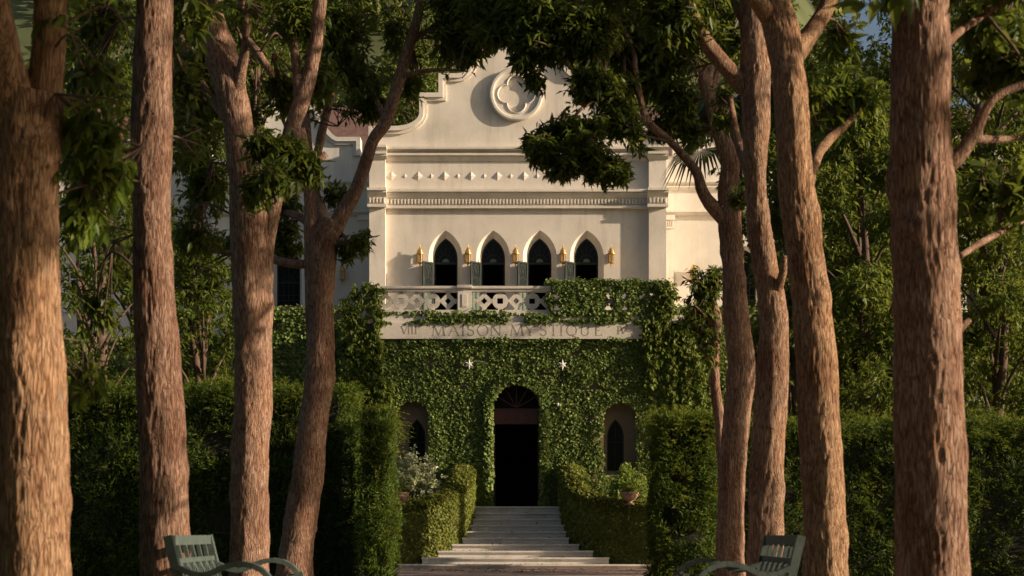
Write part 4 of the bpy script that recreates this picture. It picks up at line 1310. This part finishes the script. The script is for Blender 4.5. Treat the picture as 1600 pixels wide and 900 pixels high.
alley_tree('alley_tree', yL[2], [(388, 960, 66), (390, 860, 64), (392, 700, 62), (396, 560, 62), (395, 440, 65), (390, 350, 66), (380, 270, 52), (372, 190, 50), (352, 105, 52), (330, 40, 50), (314, -40, 44), (300, -180, 34)],
    [[(406, 420, 34), (422, 350, 28), (433, 300, 25), (444, 250, 24), (456, 200, 26), (474, 150, 27), (490, 90, 24), (498, 20, 22), (506, -90, 18)], [(462, 205, 30), (480, 260, 26), (498, 250, 14), (510, 240, 11)],
     [(366, 165, 24), (385, 60, 13, -.3), (378, 0, 14, -.4), (370, -90, 12, -.5)], [(385, 60, 13, -.3), (404, 85, 15, -.4), (424, 115, 11, -.5)], [(360, 190, 18), (320, 140, 14, .4), (290, 80, 12, .8), (275, 20, 10, 1)],
     [(332, 40, 24), (350, -40, 20, -.3), (420, -160, 16, -.5)], [(470, 170, 18), (462, 100, 14, .4), (455, 20, 12, .6), (450, -60, 9, .8)]],
    BB(yL[2], [(310, 120, 36, 50, 60, .6), (300, 200, 36, 60, 60, .8), (320, 290, 40, 50, 60, 1), (310, 370, 44, 36, 50, 1.2), (330, 420, 40, 24, 26, 1.4), (415, 225, 40, 26, 34, -.9), (450, 250, 44, 26, 34, -.7), (425, 275, 36, 34, 30, -1.1), (400, 300, 26, 24, 14, -.8), (485, 265, 26, 20, 16, -.6),
               (460, 240, 26, 26, 24, -.7), (440, 60, 44, 60, 70, -.3), (470, 30, 50, 50, 60, .5), (410, 20, 50, 40, 60, -.5), (500, 120, 26, 50, 34, .5), (385, 180, 22, 44, 16, .9), (440, 140, 26, 40, 26, .8),
               (330, -120, 220, 110, 230), (480, -150, 200, 100, 200), (560, -60, 90, 60, 80, .4)], 2.5),
    203, 'red-brown trunk leaning left at the top, third from the left edge', 'trees of the left row', 'bark', 'leaf', L=.14, res=.026, per=7, gap=.37, gfreq=1.7)
alley_tree('alley_tree', yL[3], [(460, 960, 58), (464, 860, 54), (478, 760, 51), (487, 680, 50), (497, 600, 47), (500, 540, 44), (501, 480, 43), (504, 420, 43), (509, 370, 44), (520, 345, 30)],
    [[(488, 520, 22), (487, 450, 23), (485, 380, 21), (484, 320, 19), (482, 270, 18), (478, 200, 16, .3), (470, 120, 14, .5)],
     [(512, 385, 32), (532, 340, 26), (552, 305, 23), (568, 265, 21), (583, 220, 20), (603, 190, 22), (616, 150, 20), (632, 95, 18), (646, 50, 16), (658, 0, 14), (670, -90, 11)],
     [(505, 375, 24), (500, 330, 22, .3), (490, 290, 18, .5), (500, 220, 14, .7), (520, 140, 12, .9)],
     [(490, 412, 15), (455, 412, 14, .1), (420, 404, 13, .3), (380, 398, 12, .5), (340, 392, 11, .7), (305, 384, 8, .9)], [(503, 368, 18), (470, 340, 15, .4), (440, 330, 11, .8)],
     [(640, 70, 9), (690, 30, 7, .3), (720, 0, 6, .4), (760, -50, 5, .6)], [(604, 190, 10), (570, 120, 9, .5), (545, 40, 8, .7)], [(624, 120, 9), (670, 110, 7, -.3), (715, 110, 5, -.5)]],
    BB(yL[3], [(535, 40, 55, 60, 130), (555, 120, 50, 50, 100, .3), (520, 170, 46, 26, 70, .3), (575, 170, 36, 24, 46, .4), (500, 100, 36, 60, 60, .5), (620, 40, 26, 50, 36, .5), (660, 60, 52, 50, 110, -.2), (700, 50, 40, 50, 90), (690, 115, 32, 22, 50, -.4), (722, 122, 22, 26, 44, -.5),
               (705, 10, 60, 36, 90), (760, 25, 40, 36, 60, .3), (780, 5, 60, 40, 80, .6), (640, 130, 22, 26, 24, .4), (562, 376, 22, 18, 26, -.2), (545, 390, 18, 16, 14), (525, 312, 26, 26, 36, .5), (445, 320, 30, 20, 28, .8), (440, 360, 32, 26, 34, .8), (445, 385, 30, 20, 22, .7), (340, 380, 44, 24, 40, .8), (300, 375, 30, 24, 26, .9),
               (560, -100, 200, 100, 330), (720, -110, 170, 90, 260), (735, 70, 30, 36, 50, -.2), (760, 55, 36, 24, 46)], 2.4),
    204, 'forked sunlit trunk with a sawn stub, last of the left row', 'trees of the left row', 'bark', 'leaf', L=.135, res=.026, per=7, gap=.37, gfreq=1.7, stubs=[((497, 640, 18), (511, 522, 15))])

alley_tree('alley_tree', yR[0], [(1457, 960, 122), (1456, 880, 118), (1455, 740, 114), (1450, 560, 108), (1446, 420, 105), (1442, 300, 102), (1440, 150, 96), (1435, 0, 90), (1432, -140, 84), (1425, -300, 60)],
    [[(1480, 260, 26), (1505, 235, 24), (1526, 200, 20), (1552, 155, 15), (1600, 132, 14), (1680, 110, 10)], [(1518, 216, 15), (1560, 218, 11, .2), (1610, 212, 8, .3), (1680, 200, 6)], [(1475, 70, 18), (1505, 45, 13, .3), (1540, 22, 10, .5), (1600, -20, 8)],
     [(1434, -120, 50), (1360, -220, 36), (1280, -320, 24)], [(1500, 400, 10, .3), (1540, 375, 11, .9), (1600, 345, 9, 1.4)]],
    BB(yR[0], [(1545, 40, 46, 50, 46, .8), (1590, 100, 36, 50, 36, .8), (1540, 110, 30, 36, 22, 1), (1590, 300, 26, 60, 26, 1), (1540, 300, 30, 50, 24, 1.6), (1400, -150, 240, 100, 160), (1250, -280, 220, 110, 130), (1620, -120, 180, 120, 140), (1640, 200, 60, 120, 70)]),
    211, 'thickest straight trunk near the right edge, sunlit on its right side', 'trees of the right row', 'bark', 'leaf', L=.15, fine=True, res=.016, per=11, gap=.3, stubs=[((1490, 520, 22), (1516, 500, 7))])
alley_tree('alley_tree', yR[1], [(1290, 960, 75), (1290, 860, 72), (1285, 720, 70), (1275, 560, 66), (1262, 440, 59), (1249, 330, 56), (1239, 220, 55), (1231, 120, 56), (1222, 50, 58), (1205, -20, 50), (1190, -160, 40)],
    [[(1238, 90, 36), (1268, 50, 30, .2), (1292, 10, 28, .4), (1315, -60, 22, .5), (1350, -180, 16)], [(1205, 30, 34), (1170, -20, 26, -.3), (1120, -120, 20, -.5)], [(1255, 330, 18), (1275, 250, 16, .9), (1292, 222, 18, 1.2), (1330, 185, 12, 1.6), (1360, 130, 8, 2)]],
    BB(yR[1], [(1310, 60, 40, 36, 26, .8), (1270, 150, 26, 50, 22, 1.4), (1340, 150, 40, 40, 40, 1.6), (1300, 180, 30, 40, 24, 1.6), (1200, -120, 200, 90, 170), (1320, -170, 180, 100, 140), (1080, -150, 150, 80, 120)]),
    212, 'tapering trunk with bright right edge, second from the right edge', 'trees of the right row', 'bark2', 'leaf_l', L=.14, res=.019, per=11, gap=.3)
alley_tree('alley_tree', yR[2], [(1197, 960, 60), (1197, 880, 58), (1198, 760, 56), (1206, 600, 52), (1208, 490, 48), (1196, 420, 42), (1186, 350, 36), (1180, 270, 38), (1180, 190, 46), (1180, 100, 46), (1178, 20, 46), (1172, -100, 38), (1165, -220, 28)],
    [[(1178, 150, 38), (1155, 125, 30), (1130, 100, 26, -.1), (1102, 62, 24, -.2), (1082, 22, 22, -.3), (1066, -30, 18, -.4), (1030, -140, 12)], [(1182, 60, 26), (1150, 0, 22, .3), (1130, -80, 16, .5)], [(1190, 330, 20), (1165, 255, 17, .4), (1150, 210, 14, .8), (1140, 150, 10, 1)], [(1208, 470, 22), (1222, 430, 14, -.2), (1226, 400, 8, -.3)]],
    BB(yR[2], [(1100, 30, 60, 50, 90), (1150, 40, 36, 50, 50, .8), (1050, 30, 60, 50, 90, -.2), (1130, 160, 24, 50, 34, 1), (1090, 120, 50, 40, 60, .4), (1160, 320, 20, 30, 18, .9), (1170, 390, 16, 40, 18, .8), (1150, -110, 180, 80, 200), (1030, -90, 140, 70, 160), (990, -30, 90, 44, 90)], 2.6),
    213, 'knotty trunk standing close behind the right bench, third from the right edge', 'trees of the right row', 'bark_grey', 'leaf', L=.14, res=.026, per=7, gap=.37, gfreq=1.7)
alley_tree('alley_tree', yR[3], [(1142, 960, 49), (1142, 880, 47), (1143, 780, 46), (1150, 660, 44), (1158, 580, 42), (1151, 500, 40), (1146, 420, 38), (1141, 360, 37), (1139, 310, 34), (1140, 255, 28), (1124, 205, 25), (1108, 150, 22), (1092, 105, 19), (1066, 65, 17), (1040, 30, 15), (1010, -20, 13)],
    [[(1142, 350, 28), (1118, 328, 23), (1098, 300, 19), (1090, 272, 17), (1070, 246, 14), (1048, 222, 13), (1012, 190, 14), (1001, 155, 11), (993, 115, 10), (988, 75, 9), (965, 30, 8), (940, -10, 6)],
     [(1016, 194, 11), (992, 178, 9, -.1), (964, 150, 8, -.2), (945, 112, 7, -.3), (950, 70, 5, -.3)], [(976, 165, 7, -.2), (930, 135, 6, -.3), (880, 95, 5, -.4), (850, 40, 4, -.4)], [(964, 150, 6, -.2), (915, 165, 5, -.5), (880, 205, 4, -.6)],
     [(1107, 150, 14), (1110, 90, 13, .2), (1116, 30, 12, .3), (1122, -50, 10, .4)], [(1108, 150, 14), (1130, 90, 12, .3), (1145, 40, 10, .5)], [(1040, 35, 8), (985, 10, 7, .2), (900, 5, 6, .2), (840, 10, 4, .2)]],
    BB(yR[3], [(900, 40, 70, 44, 170, -.3), (850, 40, 50, 40, 110, -.3), (820, 80, 26, 34, 54, -.4), (838, 122, 14, 20, 20, -.4), (800, 40, 50, 30, 90), (770, 10, 60, 30, 80, .3), (945, 70, 44, 44, 110, -.3), (985, 60, 50, 56, 130, .3), (1020, 110, 44, 50, 110, .4), (1050, 60, 50, 50, 110, .2), (930, 130, 46, 34, 90, -.4), (975, 120, 30, 40, 50),
               (930, 262, 34, 26, 90, -1.0), (885, 262, 30, 28, 80, -1.0), (850, 236, 30, 22, 60, -1.0), (960, 268, 24, 22, 44, -1.0), (905, 232, 44, 30, 90, -.9), (905, 205, 46, 34, 130, -.6), (940, 235, 36, 32, 110, -.6), (880, 240, 28, 34, 90, -.6), (846, 222, 30, 18, 64, -.6), (965, 190, 32, 40, 90, -.4), (968, 245, 20, 30, 50, -.5), (893, 268, 18, 16, 30, -.6), (925, 255, 26, 22, 50, -.6), (868, 208, 26, 22, 50, -.6), (990, 215, 20, 30, 40, -.5), (1060, 160, 36, 50, 60, .6), (1030, 200, 26, 24, 26, .5), (1080, 210, 24, 36, 26, .7),
               (900, -70, 160, 70, 260), (1040, -80, 160, 80, 260), (860, 70, 60, 34, 90, -.3), (780, 50, 44, 22, 60), (830, 20, 80, 34, 90)], 2.3),
    214, 'slender trunk with long branch reaching across the gable, last of the right row', 'trees of the right row', 'bark', 'leaf', L=.135, res=.026, per=7, gap=.3, gfreq=1.7)
# a sapling behind the last right trunk
alley_tree('sapling', 21.6, [(1134, 960, 20), (1132, 800, 18), (1124, 660, 16), (1116, 590, 16), (1117, 540, 17), (1120, 500, 14), (1110, 460, 10)], [[(1118, 520, 9), (1098, 480, 7), (1085, 450, 5)]],
    BB(21.6, [(1100, 450, 34, 36, 80), (1092, 500, 30, 34, 60), (1110, 540, 26, 40, 50), (1080, 560, 20, 40, 30), (1118, 430, 20, 20, 30)]), 215, 'small leafy sapling tucked behind the last right trunk', None, 'bark', 'leaf', L=.11, res=.02, gap=.2)

def bg_tree(name, px, Y, H, cr, cz, seed, label, group, leafm='leaf_bg', n=420, L=.14, squash=1.0, lean=0, per=11, gap=.3, low=None):
    """cz: lowest foliage."""
    X = PX(px, Y)
    rg = np.random.default_rng(seed)
    rt = root(name, (X, Y, 0), label, 'tree', group)
    r0 = .05 + .008 * H
    C = [(X, Y, -.1), (X + .1 * rg.normal(), Y, H * .3), (X + .15 * rg.normal() + lean * .5, Y, H * .6), (X + lean + .2 * rg.normal(), Y, H * .92)]
    V, Q, T = tube(C, [r0 * 1.3, r0, r0 * .7, r0 * .2], .2, 12, seed, .012, 24, .015)
    put('trunk', mesh_np('trunk', V, [T, Q], M['twig'], True), rt)
    bl = []
    nb = 16
    for k in range(nb):
        a = 2.4 * k + rg.normal() * .3
        f_ = (k + .5) / nb
        z = cz + (H - cz) * f_
        q = (.35 + .65 * rg.random()) * math.sqrt(max(.08, 1 - (2 * f_ - .85) ** 2 / 1.5))
        c = np.array([X + lean * z / H + cr * .75 * q * math.cos(a), Y + cr * .75 * q * math.sin(a), z])
        rr = cr * rg.uniform(.38, .58)
        bl.append((c, (rr, rr, rr * .75 * squash), n // nb))
        z0 = max(H * .2, z - 1.3)
        st = np.array([X + lean * z0 / H * .6, Y, z0])
        V, Q, T = tube([st, (st + c) / 2 + np.array([0, 0, .15]), c], [r0 * .42, r0 * .26, .012], .3, 7, seed, 0, 1, .01)
        put('branch', mesh_np('branch', V, [T, Q], M['twig'], True), rt)
    V, T, ends = foliage(bl, seed, L=L, ratio=.38, per=per, gap=gap, droop=.5)
    put('crown', mesh_np('crown', V, T, M[leafm]), rt)
    return rt
GL_, GR_ = 'trees beyond the left hedge', 'trees beyond the right hedge'
bg_tree('garden_tree', 150, 28.5, 7.2, 1.5, 3.4, 301, 'dark leafy tree between the two leftmost trunks, over the hedge', GL_, 'leaf', n=420)
bg_tree('garden_tree', 318, 30, 6.6, 1.4, 2.6, 302, 'dark bushy tree between the second and third trunk from left', GL_, 'leaf', n=900)
bg_tree('garden_tree', -20, 30, 9.5, 2.0, 3.0, 303, 'dark tree behind the trunk at the left edge', GL_, 'leaf', n=1200)
bg_tree('garden_tree', 165, 34, 12.5, 1.9, 7.6, 304, 'tall dark tree high between the two leftmost trunks', GL_, 'leaf', n=1800)
bg_tree('garden_tree', 440, 38, 4.2, 1.0, 2.2, 305, 'low dark bush tree seen between third and fourth left trunks', GL_, 'leaf', n=450)
bg_tree('garden_tree', 310, 37, 14.5, 1.7, 9.6, 306, 'tall dark tree filling the top between second and third left trunks', GL_, 'leaf', n=1500)
bg_tree('garden_tree', 396, 36, 14.8, 1.8, 11.0, 307, 'tall tree crown behind the fork of the third left trunk', GL_, 'leaf', n=1350)
bg_tree('garden_tree', 1345, 29, 8.8, 1.6, 2.6, 311, 'green sun-flecked tree between the two rightmost trunks', GR_, n=2850)
bg_tree('garden_tree', 1262, 33, 10.5, 1.6, 3.0, 312, 'tall green tree behind the second trunk from the right', GR_, 'leaf', n=2850)
bg_tree('garden_tree', 1555, 30, 8.4, 1.7, 2.6, 313, 'leafy tree at the right edge over the bright hedge top', GR_, n=1950)
bg_tree('garden_tree', 1430, 35, 13.0, 2.2, 4.0, 314, 'tall tree hidden mostly by the thickest right trunk', GR_, 'leaf', n=2250)
bg_tree('garden_tree', 1600, 36, 13.5, 2.4, 7.4, 315, 'tall dark tree at the upper right corner', GR_, 'leaf', n=2250)
bg_tree('garden_tree', 1236, 29, 5.6, 1.0, 2.4, 316, 'low green tree between the second and third right trunks', GR_, n=900)
bg_tree('garden_tree', 1335, 33, 10.9, 1.4, 7.1, 317, 'tall tree with sky showing beside its crown, between the rightmost trunks', GR_, 'leaf', n=1500)
bg_tree('garden_tree', 1215, 37, 13.5, 1.6, 8.0, 318, 'tall tree behind the knotty third trunk from the right', GR_, 'leaf', n=1350)
bg_tree('garden_tree', 1545, 33.5, 14.5, 2.3, 6.5, 319, 'tall full tree right of the thickest right trunk', GR_, n=2600)
bg_tree('garden_tree', 1460, 38, 15.5, 2.2, 9.0, 320, 'tall tree crown just left of the upper right corner', GR_, 'leaf', n=1700)
bg_tree('garden_tree', 1290, 36, 12.0, 1.9, 3.0, 324, 'dense dark tree filling the gap right of the second right trunk', GR_, 'leaf', n=2400)
bg_tree('garden_tree', 1400, 31, 9.5, 1.7, 2.4, 325, 'dense dark tree just left of the thickest right trunk', GR_, 'leaf', n=2200)
bg_tree('garden_tree', 1625, 33, 10.0, 2.2, 2.4, 326, 'dense dark tree against the right edge', GR_, 'leaf', n=2400)
bg_tree('garden_tree', 215, 37, 9.0, 1.8, 6.8, 327, 'dark tree hanging over the left windows', GL_, 'leaf', n=1000)
bg_tree('flame_tree', 655, 62, 21.5, 2.8, 16.8, 321, 'yellow-green feathery tree on the slope behind the left roof', None, 'olive', n=1300, L=.2, gap=.25)
bg_tree('flame_tree', 430, 64, 24, 3.4, 17.5, 322, 'yellow-green tree glimpsed between left branches', None, 'olive', n=1200, L=.22)
bg_tree('flame_tree', 955, 66, 23, 3.2, 17.5, 323, 'yellow-green tree glimpsed through the right branches above the gable', None, 'olive', n=1200, L=.22)
# unseen trees added round the camera to throw dappled shade and block sky light
GS_ = 'trees out of view round the camera'
for k, (x_, y_, H_, cr_, cz_, n_, L_, lb) in enumerate((
        (8.4, 13.0, 10.5, 2.5, 5.5, 1700, .26, 'out-of-view tree to the right of the right bench'),
        (8.8, 7.6, 10.5, 2.6, 5.9, 1700, .26, 'out-of-view tree to the right of the thickest trunk'),
        (8.4, 2.6, 10.5, 2.5, 5.5, 1700, .26, 'out-of-view tree right of the camera'),
        (8.9, 18.0, 10.0, 2.3, 5.5, 1500, .26, 'out-of-view tree right of the long hedge'),
        (-3.2, 5.4, 9.5, 3.0, 5.0, 700, .34, 'out-of-view tree continuing the left row towards the camera'),
        (-3.2, 1.0, 9.5, 3.0, 4.6, 800, .34, 'out-of-view tree left of the camera'),
        (-3.0, -3.4, 9.5, 3.2, 3.6, 900, .34, 'out-of-view tree behind the camera on the left'),
        (2.9, 6.9, 9.5, 2.3, 3.9, 1000, .2, 'out-of-view tree continuing the right row towards the camera'),
        (2.9, 1.0, 9.5, 2.8, 6.0, 600, .34, 'out-of-view tree just right of the camera'),
        (2.4, -3.8, 9.5, 3.2, 4.4, 800, .34, 'out-of-view tree behind the camera on the right'),
        (-0.2, -8.0, 9.5, 4.2, 1.6, 1300, .34, 'out-of-view tree closing the alley behind the camera'),
        (-8.0, 3.0, 10.0, 3.4, 1.8, 1100, .34, 'out-of-view tree beyond the left edge beside the nearest trunk'),
        (-8.6, 10.5, 10.0, 3.2, 1.8, 1100, .34, 'out-of-view tree beyond the left edge before the tall hedge'),
        (-8.6, -4.0, 10.0, 3.6, 1.6, 1100, .34, 'out-of-view tree behind the camera at far left'))):
    bg_tree('shade_tree', AX + x_ * FPX / y_, y_, H_, cr_, cz_, 330 + k, lb, GS_, 'leaf', n=n_, L=L_, gap=.43 if L_ < .28 else .2)

rg_ = np.random.default_rng(17)
bl = []
for k in range(100):  # unseen foliage ring added to cut off glow near the horizon
    a = R(rg_.uniform(-35, 215))                      # from the right round behind the camera to the left
    d = rg_.uniform(48, 66)
    rr = rg_.uniform(2.4, 3.8)
    bl.append(((d * math.cos(a), 12 - d * math.sin(a), rg_.uniform(2.0, 7.0)), (rr, rr, rr), 34))
V, T, _ = foliage(bl, 600, L=1.1, ratio=.7, per=8, gap=.05, droop=.2)
tag(put('glow_block_woodland', mesh_np('glow_block_woodland', V, T, M['leaf_bg'])), 'unseen belt of woodland added round the garden to block low sky glow', 'woodland', kind='stuff')

# fan palm beside the right wing
def palm(px, py, Y, label):
    c = np.array(P3(px, py, Y))
    rt = root('fan_palm', (c[0], c[1], 0), label, 'palm')
    V, Q, T = tube([(c[0], Y, -.1), (c[0] + .05, Y, c[2] * .5), tuple(c)], [.2, .15, .14], .1, 18, 5, .01, 20, .01)
    put('trunk', mesh_np('trunk', V, [T, Q], M['bark2'], True), rt)
    rg = np.random.default_rng(77)
    for k in range(17):
        a = 2 * math.pi * k / 17 + rg.normal() * .1
        el = rg.uniform(-.35, 1.0)
        d = np.array([math.cos(a) * math.cos(el), math.sin(a) * math.cos(el), math.sin(el)])
        pl = rg.uniform(.7, 1.1)
        hub = c + d * pl + np.array([0, 0, -.12])
        V, Q, T = tube([c, c + d * pl * .6, hub], [.022, .018, .012], .1, 6)
        pe = put('frond', mesh_np('petiole', V, [T, Q], M['palm'], True), rt)
        side = np.cross(d, [0, 0, 1.]); side /= np.linalg.norm(side)
        nb = 34
        ang = np.linspace(-2.3, 2.3, nb)
        dirs = np.cos(ang)[:, None] * d + np.sin(ang)[:, None] * side
        Ld = 1.35 * (.75 + .25 * np.cos(ang * .6)) * rg.uniform(.9, 1.05, nb)
        nn = np.cross(side, d)
        G = NP()
        # three-piece blades that droop at their tips
        mid = hub + dirs * (Ld * .55)[:, None] + np.array([0, 0, -.03])
        tip = mid + (dirs * .6 + np.array([0, 0, -.75])) * (Ld * .5)[:, None]
        sd = nrmz(np.cross(dirs, nn))
        wv = .042
        V = np.stack([hub + dirs * .03, mid + sd * wv, mid - sd * wv, tip], 1).reshape(-1, 3)
        i = np.arange(nb)[:, None] * 4
        T = np.concatenate([i + np.array([[0, 1, 2]]), i + np.array([[1, 3, 2]])])
        put('fan_blades', mesh_np('fan_blades', V, T, M['palm']), pe)
palm(1150, 195, 38, 'fan palm with drooping grey-green fronds in front of the right wing')

# ================================================================== BENCHES
def bench(sx, xb, label):
    """slatted garden bench, back towards the trees, facing the path. sx=+1: seat extends to +x from the back."""
    y0, y1 = 11.55, 13.05
    rt = root('garden_bench', (xb + sx * .35, (y0 + y1) / 2, 0), label, 'bench', 'green benches along the path')
    X = lambda d: xb + sx * d
    zt = .925
    lean = lambda z: .12 * (zt - z) / (zt - .42)      # back leans away from the seat
    m = M['bench']
    for yy in (y0, y1):
        MB().path([(X(lean(zt)), yy, zt), (X(lean(.42)), yy, .42), (X(.10), yy, -.0)], .065, .065, (0, 1, 0)).put('back_post', m, rt)
        MB().bar((X(.70), yy, 0), (X(.70), yy, .60), .06).put('front_leg', m, rt)
        arm = [(0.03, .70), (.10, .675), (.18, .64), (.26, .628), (.33, .645), (.40, .68), (.48, .708), (.56, .715), (.64, .70), (.71, .665), (.76, .61), (.775, .555), (.75, .52)]
        A = MB().path([(X(a), yy, z) for a, z in arm], .085, .04, (0, 0, 1))
        A.put('armrest', m, rt)
        MB().bar((X(.12), yy, .38), (X(.70), yy, .38), .05, .07).put('side_rail', m, rt)
    bx = lambda z: X(lean(z))
    MB().bar((bx(zt - .035), y0 + .033, zt - .035), (bx(zt - .035), y1 - .033, zt - .035), .045, .075).put('top_rail', m, rt)
    MB().bar((bx(.735), y0 + .033, .735), (bx(.735), y1 - .033, .735), .035, .04).put('middle_rail', m, rt)
    MB().bar((bx(.50), y0 + .033, .50), (bx(.50), y1 - .033, .50), .04, .05).put('lower_rail', m, rt)
    n = 6
    for k in range(1, n):
        yy = y0 + (y1 - y0) * k / n
        MB().bar((bx(.855), yy, .853), (bx(.755), yy, .755), .03, .03).put('short_slat', m, rt)
    for k in range(n):
        ya = y0 + .04 + (y1 - y0 - .08) * k / n; yb = y0 + .04 + (y1 - y0 - .08) * (k + 1) / n
        ym = (ya + yb) / 2
        pts = [(bx(.52 + .19 * math.sin(t)), ym - (yb - ya) * .46 * math.cos(t), .52 + .19 * math.sin(t)) for t in np.linspace(0, math.pi, 11)]
        MB().path(pts, .026, .026, (sx, 0, 0)).put('arch_slat', m, rt)
        MB().bar((bx(.525), ym, .525), (bx(.71), ym, .715), .022, .022).put('slat', m, rt)
    for k in range(7):
        d = .15 + k * .085
        MB().box(min(X(d), X(d + .07)), max(X(d), X(d + .07)), y0 - .02, y1 + .02, .415 + .002 * (k % 2), .44).put('seat_slat', m, rt)
    MB().bar((X(.71), y0 + .03, .375), (X(.71), y1 - .03, .375), .04, .07).put('front_rail', m, rt)
bench(1, -2.62, 'green wooden bench by the left trunks, facing the path')
bench(-1, 2.14, 'green wooden bench by the right trunks, facing the path')
